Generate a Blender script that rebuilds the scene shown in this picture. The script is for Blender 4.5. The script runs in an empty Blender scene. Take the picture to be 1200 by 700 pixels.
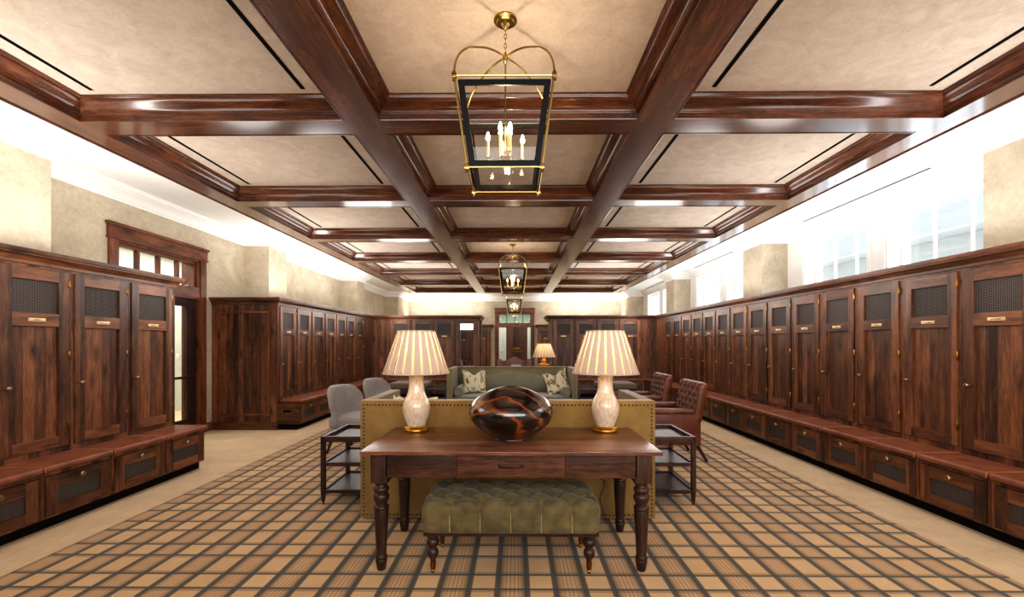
import bpy, bmesh, math, random
from mathutils import Vector, Matrix
random.seed(7)
PI = math.pi
SC = bpy.context.scene
COL = SC.collection
RC = -0.07                      # x of the room's centre line

# ------------------------------------------------------------------ materials
def lin(r, g, b):
    f = lambda c: (c/255/12.92) if c/255 <= 0.04045 else ((c/255+0.055)/1.055)**2.4
    return (f(r), f(g), f(b), 1.0)

class NT:
    def __init__(s, name):
        s.m = bpy.data.materials.new(name); s.m.use_nodes = True
        s.t = s.m.node_tree; s.n = s.t.nodes
        s.b = s.n['Principled BSDF']; s.out = s.n['Material Output']
    def add(s, typ, **kw):
        nd = s.n.new(typ)
        for k, v in kw.items(): setattr(nd, k, v)
        return nd
    def link(s, a, b): s.t.links.new(a, b)
    def val(s, sock, v):
        if hasattr(v, 'is_linked') or isinstance(v, bpy.types.NodeSocket): s.link(v, sock)
        else: sock.default_value = v
    def math(s, op, a, b=0.0, c=0.0):
        nd = s.add('ShaderNodeMath', operation=op)
        s.val(nd.inputs[0], a); s.val(nd.inputs[1], b)
        if len(nd.inputs) > 2: s.val(nd.inputs[2], c)
        return nd.outputs[0]
    def mix(s, f, a, b, blend='MIX'):
        nd = s.add('ShaderNodeMix', data_type='RGBA', blend_type=blend)
        s.val(nd.inputs[0], f); s.val(nd.inputs[6], a); s.val(nd.inputs[7], b)
        return nd.outputs[2]
    def coord(s, rnd=True):
        tc = s.add('ShaderNodeTexCoord').outputs['Object']
        if not rnd: return tc
        oi = s.add('ShaderNodeObjectInfo').outputs['Random']
        k = s.math('MULTIPLY', oi, 37.0)
        v = s.add('ShaderNodeVectorMath', operation='ADD')
        s.link(tc, v.inputs[0]); s.link(k, v.inputs[1])
        return v.outputs[0]
    def mapping(s, vec, scale):
        mp = s.add('ShaderNodeMapping'); s.link(vec, mp.inputs[0]); mp.inputs['Scale'].default_value = scale
        return mp.outputs[0]
    def noise(s, vec, scale, detail=4, rough=.55, dist=0.0):
        nd = s.add('ShaderNodeTexNoise'); s.link(vec, nd.inputs['Vector'])
        nd.inputs['Scale'].default_value = scale; nd.inputs['Detail'].default_value = detail
        nd.inputs['Roughness'].default_value = rough; nd.inputs['Distortion'].default_value = dist
        return nd.outputs['Fac']
    def ramp(s, f, stops):
        nd = s.add('ShaderNodeValToRGB'); s.link(f, nd.inputs[0])
        e = nd.color_ramp.elements
        while len(e) < len(stops): e.new(.5)
        for i, (p, c) in enumerate(stops): e[i].position = p; e[i].color = c
        return nd.outputs[0]
    def bump(s, h, strength=.2, dist=.01):
        nd = s.add('ShaderNodeBump'); s.link(h, nd.inputs['Height'])
        nd.inputs['Strength'].default_value = strength; nd.inputs['Distance'].default_value = dist
        s.link(nd.outputs[0], s.b.inputs['Normal'])
    def set(s, **kw):
        for k, v in kw.items(): s.val(s.b.inputs[k.replace('_', ' ')], v)
        return s.m

def wood(name, axis, dark, mid, light, rough=.38, planks=0.0, knots=True, coat=.0, grain=1.0, lines=False):
    t = NT(name); v = t.coord()
    ai = 'XYZ'.index(axis)
    sc = [1, 1, 1]; sc[ai] = .09
    g = t.noise(t.mapping(v, tuple(x*34 for x in sc)), 1.0, 6, .6, .6)
    sc2 = [1, 1, 1]; sc2[ai] = .22
    big = t.noise(t.mapping(v, tuple(x*5 for x in sc2)), 1.0, 3, .5, 1.2)
    fine = t.noise(t.mapping(v, tuple(x*160*grain for x in sc)), 1.0, 3, .6)
    f = t.math('ADD', t.math('MULTIPLY', g, .5), t.math('MULTIPLY', big, .5))
    f = t.math('ADD', f, t.math('MULTIPLY', t.math('SUBTRACT', fine, .5), .42))
    if planks:
        sx = t.add('ShaderNodeSeparateXYZ'); t.link(v, sx.inputs[0])
        c = sx.outputs[0] if ai != 0 else sx.outputs[1]
        fl = t.math('FLOOR', t.math('DIVIDE', c, planks))
        wn = t.add('ShaderNodeTexWhiteNoise', noise_dimensions='1D'); t.link(fl, wn.inputs['W'])
        f = t.math('ADD', f, t.math('MULTIPLY', t.math('SUBTRACT', wn.outputs[0], .5), .24))
        ln = t.math('LESS_THAN', t.math('FRACT', t.math('DIVIDE', c, planks)), .03)
    col = t.ramp(f, [(.3, dark), (.5, mid), (.72, light)])
    if knots:
        sk = [7, 7, 7]; sk[ai] = 2.6
        vo = t.add('ShaderNodeTexVoronoi'); t.link(t.mapping(v, tuple(sk)), vo.inputs['Vector']); vo.inputs['Scale'].default_value = 1.0
        kn = t.math('LESS_THAN', vo.outputs['Distance'], .13)
        kd = t.math('MULTIPLY', t.math('SUBTRACT', 1.0, t.math('MULTIPLY', vo.outputs['Distance'], 3.3)), .95)
        kd = t.math('MAXIMUM', kd, 0.0)
        col = t.mix(kd, col, tuple(x*.35 for x in dark[:3]) + (1,))
    if lines: col = t.mix(t.math('MULTIPLY', ln, .75), col, tuple(x*.25 for x in dark[:3]) + (1,))
    t.set(Base_Color=col, Roughness=rough, Coat_Weight=coat, Coat_Roughness=.12)
    t.b.inputs['Specular IOR Level'].default_value = .42
    t.bump(g, .08, .004)
    return t.m

W = {}
for ax in 'XYZ':
    W['alder'+ax] = wood('knotty_alder_'+ax, ax, lin(44, 25, 16), lin(94, 57, 37), lin(142, 91, 58), .42, .085)
    W['beam'+ax] = wood('polished_beam_'+ax, ax, lin(40, 20, 13), lin(84, 46, 29), lin(128, 76, 48), .22, 0, False, .6)
    W['table'+ax] = wood('table_walnut_'+ax, ax, lin(44, 25, 19), lin(106, 67, 51), lin(156, 106, 84), .28, .15, False, .2)
    W['apron'+ax] = wood('apron_walnut_'+ax, ax, lin(28, 16, 12), lin(66, 40, 30), lin(118, 76, 56), .36, 0, False, .1)
    W['dark'+ax] = wood('dark_walnut_'+ax, ax, lin(26, 15, 13), lin(54, 33, 27), lin(86, 56, 45), .4, 0, False, .06)
    W['trim'+ax] = wood('trim_wood_'+ax, ax, lin(66, 34, 20), lin(112, 64, 40), lin(150, 94, 62), .4, 0, True)

W['panelZ'] = wood('planked_alder', 'Z', lin(44, 25, 16), lin(94, 57, 37), lin(142, 91, 58), .42, .088, True, 0, 1.0, True)
W['plankZ'] = wood('dark_plank_door', 'Z', lin(40, 24, 18), lin(70, 42, 30), lin(96, 60, 42), .5, .16, False)
def plaster(name, c1, c2, scale=2.2, rough=.75, bump=.05, fine=True):
    t = NT(name); v = t.coord(False)
    n = t.noise(v, scale, 7, .62, .9); n2 = t.noise(v, scale*9, 4, .6, .4)
    f = t.math('ADD', t.math('MULTIPLY', n, .65), t.math('MULTIPLY', n2, .35))
    t.set(Base_Color=t.ramp(f, [(.34, c1), (.64, c2)]), Roughness=rough)
    if bump: t.bump(n2, bump, .01)
    return t.m
M = {}
M['plaster'] = plaster('beige_plaster_wall', lin(172, 157, 136), lin(208, 195, 172))
M['suede'] = plaster('suede_ceiling_panel', lin(186, 170, 155), lin(212, 197, 181), 5.0, .8, .08)
M['white'] = plaster('white_paint', lin(238, 237, 233), lin(244, 243, 240), 2, .5, 0)
M['corridor'] = plaster('pale_grey_green_wall', lin(196, 204, 196), lin(206, 213, 205), 2, .6, 0)

def plain(name, c, rough=.5, metal=0.0, spec=.5, **kw):
    t = NT(name); v = t.coord(False)
    n = t.noise(v, 25, 3)
    a = tuple(x*.88 for x in c[:3]) + (1,)
    t.set(Base_Color=t.mix(n, a, c), Roughness=rough, Metallic=metal, **kw); t.b.inputs['Specular IOR Level'].default_value = spec; return t.m
M['black'] = plain('matte_black', (.004, .004, .004, 1), .8, 0, .05)
M['black_metal'] = plain('black_metal', (.006, .0055, .0055, 1), .45, 0, .12)
M['iron'] = plain('dark_iron', (.03, .027, .025, 1), .4, .7)
M['brass'] = plain('polished_brass', lin(188, 160, 98), .22, 1.0)
M['oldbrass'] = plain('aged_brass', lin(150, 106, 48), .3, 1.0)
M['knob'] = plain('antique_knob_metal', lin(168, 146, 112), .3, 1.0)
M['gold'] = plain('gold_leaf', lin(196, 142, 56), .3, .9)
M['amber'] = plain('amber_glaze', lin(206, 142, 44), .15, .4, Coat_Weight=.6)
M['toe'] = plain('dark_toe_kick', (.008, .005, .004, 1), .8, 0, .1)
M['switch'] = plain('white_switch', lin(236, 236, 232), .4)
M['candle'] = plain('cream_candle_sleeve', lin(232, 204, 140), .5)
M['nail'] = plain('dark_bronze_nail', lin(72, 48, 26), .35, .8)
M['cord'] = plain('brown_cord', lin(34, 24, 18), .6)
M['card'] = plain('pale_grey_card', lin(190, 186, 184), .6)
M['bark'] = plain('grey_bark', lin(150, 140, 126), .8)

def nameplate():
    t = NT('engraved_brass_plate'); tc = t.add('ShaderNodeTexCoord').outputs['Object']
    sx = t.add('ShaderNodeSeparateXYZ'); t.link(t.coord(), sx.inputs[0])
    s2 = t.add('ShaderNodeSeparateXYZ'); t.link(tc, s2.inputs[0])
    wn = t.noise(t.mapping(t.coord(), (260, 1, 60)), 1.0, 2)
    band = t.math('COMPARE', s2.outputs[2], 1.61, .0045)
    side = t.math('COMPARE', s2.outputs[0], 0.0, .036)
    k = t.math('MULTIPLY', t.math('MULTIPLY', band, side), t.math('GREATER_THAN', wn, .5))
    return t.set(Base_Color=t.mix(k, lin(214, 186, 142), lin(60, 44, 28)), Roughness=.35, Metallic=.55)
M['plate'] = nameplate()

def meshmat():
    t = NT('woven_wire_mesh'); tc = t.add('ShaderNodeTexCoord').outputs['Object']
    s = t.add('ShaderNodeSeparateXYZ'); t.link(tc, s.inputs[0])
    P = 2*PI/.020
    a = t.math('SINE', t.math('MULTIPLY', t.math('ADD', s.outputs[0], s.outputs[2]), P))
    b = t.math('SINE', t.math('MULTIPLY', t.math('SUBTRACT', s.outputs[0], s.outputs[2]), P))
    f = t.math('MULTIPLY', t.math('ADD', t.math('MULTIPLY', a, b), 1.0), .5)
    f = t.math('POWER', f, 2.2)
    t.set(Base_Color=t.mix(f, lin(12, 10, 10), lin(138, 126, 122)), Roughness=.6, Metallic=.0)
    t.b.inputs['Specular IOR Level'].default_value = .12
    t.bump(f, .3, .003); return t.m
M['mesh'] = meshmat()

def fabric(name, c1, c2, scale=120, rough=.9, sheen=.3, bump=.25):
    t = NT(name); v = t.coord()
    n = t.noise(v, scale, 3, .6); n2 = t.noise(v, 5, 3)
    f = t.math('ADD', t.math('MULTIPLY', n, .6), t.math('MULTIPLY', n2, .4))
    t.set(Base_Color=t.ramp(f, [(.36, c1), (.64, c2)]), Roughness=rough, Sheen_Weight=sheen)
    t.bump(n, bump, .003); return t.m
M['mustard'] = fabric('olive_mustard_linen', lin(112, 88, 44), lin(148, 118, 66), 220)
M['sage'] = fabric('sage_green_linen', lin(110, 102, 74), lin(138, 128, 97), 220)
M['sagevelvet'] = fabric('sage_velvet', lin(108, 106, 88), lin(132, 130, 110), 60, .8, .5)
M['velvet'] = fabric('olive_velvet', lin(76, 65, 38), lin(112, 98, 60), 14, .8, .2, .08)
M['velvet_piping'] = fabric('pale_olive_piping', lin(132, 120, 78), lin(158, 146, 100), 60)
M['grey'] = fabric('grey_wool', lin(122, 115, 112), lin(156, 149, 146), 160)
M['brownfab'] = fabric('taupe_ottoman_fabric', lin(92, 78, 64), lin(122, 106, 90), 160)
def striped():
    t = NT('purple_brown_stripe'); v = t.coord(False)
    s = t.add('ShaderNodeSeparateXYZ'); t.link(v, s.inputs[0])
    f = t.math('GREATER_THAN', t.math('SINE', t.math('MULTIPLY', s.outputs[0], 150)), .2)
    return t.set(Base_Color=t.mix(f, lin(116, 84, 76), lin(148, 114, 104)), Roughness=.9)
M['stripe'] = striped()

def leather(name, c1, c2, rough=.36, sc=3.5):
    t = NT(name); v = t.coord()
    n = t.noise(v, sc, 5, .6, .6); f = t.noise(v, 240, 2)
    t.set(Base_Color=t.ramp(n, [(.3, c1), (.7, c2)]), Roughness=rough)
    t.bump(f, .12, .002); return t.m
M['bench_leather'] = leather('chestnut_bench_leather', lin(108, 58, 38), lin(150, 88, 60), .42, 6)
M['seam'] = plain('pale_piping', lin(170, 112, 82), .6)
M['chair_leather'] = leather('burgundy_brown_leather', lin(72, 35, 23), lin(126, 68, 46), .3, 4)

def bowlmat():
    t = NT('polished_figured_wood'); v = t.coord(False)
    wv = t.add('ShaderNodeTexWave', wave_type='BANDS', bands_direction='DIAGONAL'); t.link(t.mapping(v, (.7, .7, 2.2)), wv.inputs['Vector'])
    wv.inputs['Scale'].default_value = 1.5; wv.inputs['Distortion'].default_value = 7.5; wv.inputs['Detail'].default_value = 3; wv.inputs['Detail Scale'].default_value = 1.3
    f = t.math('ADD', t.math('MULTIPLY', wv.outputs['Fac'], .34), t.math('MULTIPLY', t.noise(v, 2.6, 2, .5, .4), .66))
    t.set(Base_Color=t.ramp(f, [(.39, (.005, .004, .004, 1)), (.455, lin(46, 20, 10)), (.52, lin(138, 72, 30)), (.57, lin(96, 46, 20)), (.61, lin(40, 17, 9)), (.68, (.006, .004, .004, 1))]),
          Roughness=.25, Coat_Weight=1.0, Coat_Roughness=.03)
    return t.m
M['bowl'] = bowlmat()
def lampbase():
    t = NT('crackled_cream_glaze'); v = t.coord(False)
    n = t.noise(t.mapping(v, (70, 70, 16)), 1.0, 3)
    t.set(Base_Color=t.ramp(n, [(.3, lin(196, 170, 142)), (.6, lin(224, 206, 184))]), Roughness=.22, Coat_Weight=.5)
    return t.m
M['lampbase'] = lampbase()
def shade(name, c, trans):
    t = NT(name); v = t.coord(False)
    n = t.noise(v, 300, 2)
    col = t.mix(n, tuple(x*.93 for x in c[:3]) + (1,), c)
    d = t.add('ShaderNodeBsdfDiffuse'); tr = t.add('ShaderNodeBsdfTranslucent'); mx = t.add('ShaderNodeMixShader')
    t.link(col, d.inputs[0]); t.link(col, tr.inputs[0]); mx.inputs[0].default_value = trans
    t.link(d.outputs[0], mx.inputs[1]); t.link(tr.outputs[0], mx.inputs[2]); t.link(mx.outputs[0], t.out.inputs[0])
    return t.m
M['shade_fold'] = shade('pleated_silk_folded', lin(200, 181, 169), .045)
M['shade_thin'] = shade('pleated_silk_single', lin(250, 228, 184), .6)
def leafprint():
    t = NT('leaf_print_cotton'); v = t.coord()
    w = t.noise(t.mapping(v, (9, 9, 4)), 1.0, 3, .5, 1.6)
    n = t.noise(v, 16, 3, .6, 1.0)
    k = t.math('GREATER_THAN', w, .52)
    k2 = t.math('MULTIPLY', k, t.math('GREATER_THAN', n, .44))
    return t.set(Base_Color=t.mix(k2, lin(222, 212, 186), t.ramp(n, [(.45, lin(96, 96, 44)), (.65, lin(160, 150, 84))])), Roughness=.9)
M['leaf'] = leafprint()

def glass(name, tint, gl=.08):
    t = NT(name)
    a = t.add('ShaderNodeBsdfTransparent'); a.inputs[0].default_value = tint
    g = t.add('ShaderNodeBsdfGlossy'); g.inputs['Roughness'].default_value = .02
    lw = t.add('ShaderNodeLayerWeight'); lw.inputs['Blend'].default_value = .5
    f_ = t.math('ADD', t.math('MULTIPLY', t.math('POWER', lw.outputs['Facing'], 5.0), .7), .035)
    mx = t.add('ShaderNodeMixShader')
    t.link(f_, mx.inputs[0]); t.link(a.outputs[0], mx.inputs[1]); t.link(g.outputs[0], mx.inputs[2])
    t.link(mx.outputs[0], t.out.inputs[0]); return t.m
M['glass'] = glass('clear_glass', (.97, .98, .98, 1))
M['transom'] = glass('greenish_glass', (.72, .8, .74, 1))
def emit(name, c, s):
    t = NT(name); e = t.add('ShaderNodeEmission'); e.inputs[0].default_value = c; e.inputs[1].default_value = s
    t.link(e.outputs[0], t.out.inputs[0]); return t.m
M['flame'] = emit('glowing_bulb', (1, .74, .42, 1), 45)
M['bulb'] = emit('warm_bulb', (1, .7, .38, 1), 6)
def mirror():
    t = NT('mirror_silver'); return t.set(Base_Color=(.86, .86, .86, 1), Metallic=1.0, Roughness=.02)
M['mirror'] = mirror()

def carpet():
    t = NT('plaid_carpet'); v = t.coord(False)
    s = t.add('ShaderNodeSeparateXYZ'); t.link(v, s.inputs[0]); X, Y = s.outputs[0], s.outputs[1]
    def dist(c, cen, per):
        q = t.math('DIVIDE', t.math('SUBTRACT', c, cen), per)
        q = t.math('SUBTRACT', t.math('FRACT', t.math('ADD', q, .5)), .5)
        return t.math('MULTIPLY', t.math('ABSOLUTE', q), per)
    dx = dist(X, -.022, .337); dy = dist(Y, 2.69, .4035)
    fib = t.noise(v, 260, 2, .6)
    mott = t.noise(v, 3.0, 4, .6)
    tan = t.ramp(mott, [(.3, lin(202, 164, 116)), (.7, lin(216, 180, 132))])
    border = t.ramp(t.math('ADD', t.math('MULTIPLY', mott, .6), t.math('MULTIPLY', t.noise(t.mapping(v, (30, 8, 8)), 1.0, 3), .4)),
                    [(.35, lin(200, 170, 130)), (.65, lin(222, 194, 154))])
    # orange twill inside the paired bands
    gx = t.math('LESS_THAN', dx, .086); gy = t.math('GREATER_THAN', dy, .085)
    col = t.mix(t.math('MULTIPLY', gx, .3), tan, lin(182, 130, 86))
    col = t.mix(t.math('MULTIPLY', gy, .12), col, lin(188, 136, 90))
    # soft shading beside the dark bands
    hx = t.math('MAXIMUM', t.math('SUBTRACT', 1.0, t.math('DIVIDE', t.math('ABSOLUTE', t.math('SUBTRACT', dx, .074)), .036)), 0)
    hy = t.math('MAXIMUM', t.math('SUBTRACT', 1.0, t.math('DIVIDE', t.math('ABSOLUTE', t.math('SUBTRACT', dy, .092)), .03)), 0)
    dk = lin(58, 56, 46)
    col = t.mix(t.math('MULTIPLY', hx, .85), col, dk)
    col = t.mix(t.math('MULTIPLY', hy, .5), col, dk)
    # dark bands and pencil lines
    hat = t.math('ADD', .62, t.math('MULTIPLY', t.math('SINE', t.math('MULTIPLY', t.math('ADD', X, Y), 700)), .2))
    bx = t.math('COMPARE', dx, .087, .0155); by = t.math('COMPARE', dy, .081, .010)
    col = t.mix(t.math('MULTIPLY', bx, .9), col, lin(52, 52, 44))
    col = t.mix(t.math('MULTIPLY', by, .9), col, lin(50, 51, 45))
    for c_, w_ in ((.012, .0026), (.036, .0026)):
        col = t.mix(t.math('MULTIPLY', t.math('COMPARE', dx, c_, w_), .62), col, lin(58, 54, 44))
    col = t.mix(t.math('MULTIPLY', t.math('COMPARE', dy, .108, .002), .6), col, lin(60, 56, 46))
    inside = t.math('COMPARE', X, RC, 3.06)
    col = t.mix(inside, border, col)
    col = t.mix(t.math('MULTIPLY', t.math('SUBTRACT', fib, .3), .35), col, lin(96, 72, 46))
    t.set(Base_Color=col, Roughness=.95, Sheen_Weight=.15)
    t.bump(fib, .35, .006); return t.m
M['carpet'] = carpet()

# ------------------------------------------------------------------ mesh builder
class MB:
    def __init__(s): s.bm = bmesh.new(); s.M = Matrix(); s.mi = 0
    def add(s, vs, fs):
        v = [s.bm.verts.new(s.M @ Vector(p)) for p in vs]
        out = []
        for f in fs:
            try:
                fc = s.bm.faces.new([v[i] for i in f]); fc.material_index = s.mi; out.append(fc)
            except ValueError: pass
        return v, out
    def box(s, x0, x1, y0, y1, z0, z1, bev=0.0):
        x0, x1 = sorted((x0, x1)); y0, y1 = sorted((y0, y1)); z0, z1 = sorted((z0, z1))
        v, f = s.add([(x0,y0,z0),(x1,y0,z0),(x1,y1,z0),(x0,y1,z0),(x0,y0,z1),(x1,y0,z1),(x1,y1,z1),(x0,y1,z1)],
              [(3,2,1,0),(4,5,6,7),(0,1,5,4),(1,2,6,5),(2,3,7,6),(3,0,4,7)])
        if bev:
            es = list({e for fc in f for e in fc.edges})
            r = bmesh.ops.bevel(s.bm, geom=es, offset=bev, segments=2, affect='EDGES', profile=.6)
            for fc in r['faces']: fc.material_index = s.mi
        return s
    def frame(s, xs, zs, solid, y0, y1, mat=None):
        # one connected plate in the xz plane made of the solid cells of a grid
        idx = {}
        def vert(i, j, k):
            q = (i, j, k)
            if q not in idx: idx[q] = s.bm.verts.new(s.M @ Vector((xs[i], (y0, y1)[k], zs[j])))
            return idx[q]
        nx, nz = len(xs)-1, len(zs)-1
        ok = lambda i, j: 0 <= i < nx and 0 <= j < nz and solid(i, j)
        for i in range(nx):
            for j in range(nz):
                if not ok(i, j): continue
                mi = mat(i, j) if mat else s.mi
                fs = [[(i, j, 0), (i+1, j, 0), (i+1, j+1, 0), (i, j+1, 0)], [(i, j, 1), (i, j+1, 1), (i+1, j+1, 1), (i+1, j, 1)]]
                if not ok(i-1, j): fs.append([(i, j, 0), (i, j+1, 0), (i, j+1, 1), (i, j, 1)])
                if not ok(i+1, j): fs.append([(i+1, j, 0), (i+1, j, 1), (i+1, j+1, 1), (i+1, j+1, 0)])
                if not ok(i, j-1): fs.append([(i, j, 0), (i, j, 1), (i+1, j, 1), (i+1, j, 0)])
                if not ok(i, j+1): fs.append([(i, j+1, 0), (i+1, j+1, 0), (i+1, j+1, 1), (i, j+1, 1)])
                for f in fs: s.bm.faces.new([vert(*q) for q in f]).material_index = mi
        return s
    def hexa(s, b, t):          # bottom 4 points, top 4 points
        s.add(list(b)+list(t), [(3,2,1,0),(4,5,6,7),(0,1,5,4),(1,2,6,5),(2,3,7,6),(3,0,4,7)]); return s
    def lathe(s, prof, c=(0,0,0), seg=24, rfun=None):
        vs, fs = [], []; n = len(prof)
        for i in range(seg):
            a = 2*PI*i/seg; k = rfun(i) if rfun else 1
            for r, z in prof: vs.append((c[0]+r*k*math.cos(a), c[1]+r*k*math.sin(a), c[2]+z))
        for i in range(seg):
            j = (i+1) % seg
            for q in range(n-1): fs.append((i*n+q, j*n+q, j*n+q+1, i*n+q+1))
        if prof[0][0] > 1e-4: fs.append([i*n for i in reversed(range(seg))])
        if prof[-1][0] > 1e-4: fs.append([i*n+n-1 for i in range(seg)])
        v, f = s.add(vs, fs)
        bmesh.ops.remove_doubles(s.bm, verts=v, dist=1e-5); return s
    def tube(s, pts, r, seg=8, closed=False):
        pts = [Vector(p) for p in pts]; n = len(pts)
        rs = r if isinstance(r, (list, tuple)) else [r]*n
        vs, fs = [], []; up = None
        for i, p in enumerate(pts):
            if closed: d = pts[(i+1) % n]-pts[i-1]
            else: d = (pts[min(i+1, n-1)]-pts[max(i-1, 0)])
            d.normalize()
            if up is None:
                up = d.orthogonal().normalized()
            up = (up - d*up.dot(d)); up = up.normalized() if up.length > 1e-6 else d.orthogonal().normalized()
            w = d.cross(up)
            for k in range(seg):
                a = 2*PI*k/seg; vs.append(tuple(p+(up*math.cos(a)+w*math.sin(a))*rs[i]))
        m = n if closed else n-1
        for i in range(m):
            j = (i+1) % n
            for k in range(seg):
                l = (k+1) % seg; fs.append((i*seg+k, i*seg+l, j*seg+l, j*seg+k))
        if not closed:
            fs.append(list(reversed(range(seg)))); fs.append([(n-1)*seg+k for k in range(seg)])
        s.add(vs, fs); return s
    def sphere(s, c, r, seg=12, sz=1.0):
        pr = [(r*math.sin(PI*i/seg), -r*sz*math.cos(PI*i/seg)) for i in range(seg+1)]
        pr[0] = (0, -r*sz); pr[-1] = (0, r*sz); return s.lathe(pr, c, seg*2)
    def sweep(s, prof, path, closed=False, side=1, bydir=False):
        # prof: (outward, height); path: xy points; outward = right of travel * side
        n = len(path); P = [Vector((p[0], p[1])) for p in path]; vs, fs, mis = [], [], []; k = len(prof)
        def nrm(a, b):
            d = (b-a).normalized(); return Vector((d.y, -d.x))*side
        for i in range(n):
            a = nrm(P[i-1], P[i]) if (closed or i > 0) else None
            b = nrm(P[i], P[(i+1) % n]) if (closed or i < n-1) else None
            a = a or b; b = b or a
            m = (a+b)/(1+a.dot(b))
            for o, h in prof: vs.append((P[i].x+m.x*o, P[i].y+m.y*o, h))
        for i in range(n if closed else n-1):
            j = (i+1) % n
            for q in range(k-1): fs.append((i*k+q, j*k+q, j*k+q+1, i*k+q+1)); mis.append(1 if bydir and abs(P[j].y-P[i].y) > abs(P[j].x-P[i].x) else 0)
        if not closed:
            fs.append(list(range(k))); fs.append([(n-1)*k+q for q in reversed(range(k))]); mis += [0, 0]
        v_, f_ = s.add(vs, fs)
        if bydir:
            for fc, mi in zip(f_, mis): fc.material_index = mi
        return s
    def rbox(s, c, h, r, nx=8, ny=8, nz=4, disp=None):
        # rounded box, centre c, half sizes h, edge radius r, optional displacement along the normal
        def par(H, n):
            R = min(r, H*.999); a = [-H, -H+.12*R, -H+.4*R, -H+.7*R]
            b = [-H+R+(2*H-2*R)*i/n for i in range(n+1)]
            return a+b+[-x for x in reversed(a)]
        G = [par(h[0], nx), par(h[1], ny), par(h[2], nz)]
        start = []
        for ax in range(3):
            u, w = [(1, 2), (2, 0), (0, 1)][ax]
            for sg in (-1, 1):
                U, V_ = G[u], G[w]; vs = []; fs = []
                for a in U:
                    for b in V_:
                        q = [0, 0, 0]; q[ax] = sg*h[ax]; q[u] = a; q[w] = b
                        inner = [max(-(h[i]-min(r, h[i]*.999)), min(h[i]-min(r, h[i]*.999), q[i])) for i in range(3)]
                        d = Vector([q[i]-inner[i] for i in range(3)])
                        d = d.normalized() if d.length > 1e-9 else Vector([sg if i == ax else 0 for i in range(3)])
                        p = Vector(inner)+d*r
                        if disp: p = p + d*disp(p, d)
                        vs.append((c[0]+p.x, c[1]+p.y, c[2]+p.z))
                nb = len(V_)
                for i in range(len(U)-1):
                    for j in range(nb-1):
                        f = (i*nb+j, (i+1)*nb+j, (i+1)*nb+j+1, i*nb+j+1)
                        fs.append(f if sg > 0 else tuple(reversed(f)))
                v, _ = s.add(vs, fs); start += v
        bmesh.ops.remove_doubles(s.bm, verts=start, dist=2e-5); return s
    def build(s, name, mat, parent=None, smooth=True, ang=38):
        me = bpy.data.meshes.new(name)
        bmesh.ops.recalc_face_normals(s.bm, faces=s.bm.faces)
        s.bm.to_mesh(me); s.bm.free()
        for m in (mat if isinstance(mat, (list, tuple)) else [mat]): me.materials.append(m)
        if smooth:
            for p in me.polygons: p.use_smooth = True
            me.set_sharp_from_angle(angle=math.radians(ang))
        o = bpy.data.objects.new(name, me); COL.objects.link(o)
        if parent: o.parent = parent
        return o

def thing(name, label, cat, loc=(0,0,0), rz=0.0, group=None):
    o = bpy.data.objects.new(name, None); COL.objects.link(o); o.empty_display_size = .1
    o.location = loc; o.rotation_euler = (0, 0, rz); tag(o, label, cat, group); return o
def tag(o, label, cat, group=None):
    o['label'] = label; o['category'] = cat
    if group: o['group'] = group
    return o
def struct(o): o['kind'] = 'structure'; return o
KIDS = {}
def children(o): return list(o.children)
def dup(root, loc, rz, label, group=None):
    bpy.context.view_layer.update()
    def cp(o, par):
        c = o.copy(); COL.objects.link(c)
        if par: c.parent = par
        for ch in o.children: cp(ch, c)
        return c
    r = cp(root, None); r.location = loc; r.rotation_euler = (0, 0, rz); r['label'] = label
    if group: r['group'] = group
    return r
def box_obj(name, b, mat, parent=None, bev=0.0):
    m = MB(); m.box(*b, bev); return m.build(name, mat, parent)
ORD = ['', 'first', 'second', 'third', 'fourth', 'fifth', 'sixth', 'seventh', 'eighth', 'ninth', 'tenth', 'eleventh', 'twelfth', 'thirteenth', 'fourteenth', 'fifteenth', 'sixteenth']

# ------------------------------------------------------------------ dimensions
XL, XR = -4.99, 4.85            # side wall faces
YN, YF = -2.6, 19.2             # near and far wall faces
ZS, ZC = 3.37, 3.54             # beam soffit / coffer panel heights
ZW = 3.385                      # white border ceiling
PIT = .589
FXL, FXR = -3.905, 3.78         # locker faces
YFAR = 12.19                    # face of the far locker banks
BB = 4.04; BI = 3.77; MO = 1.434; MI = 1.13

# ------------------------------------------------------------------ setting
struct(box_obj('floor', (-8.2, 6.2, YN-.2, 23.2, -.06, 0), M['carpet']))

# left wall with the door opening, far wall with the doorway
DL0, DL1, DTOP = 5.6, 7.08, 2.72
m = MB()
m.box(XL-.25, XL, YN, DL0, 0, 3.6); m.box(XL-.25, XL, DL1, YF+.25, 0, 3.6); m.box(XL-.25, XL, DL0, DL1, DTOP, 3.6)
struct(m.build('wall_left', M['plaster'], smooth=False))
DF0, DF1 = -.765, .655
m = MB()
m.box(XL, DF0, YF, YF+.25, 0, 3.6); m.box(DF1, XR+.3, YF, YF+.25, 0, 3.6); m.box(DF0, DF1, YF, YF+.25, DTOP, 3.6)
struct(m.build('wall_far', M['plaster'], smooth=False))
struct(box_obj('wall_near', (XL-.25, XR+.3, YN-.2, YN, 0, 3.6), M['plaster']))
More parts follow.
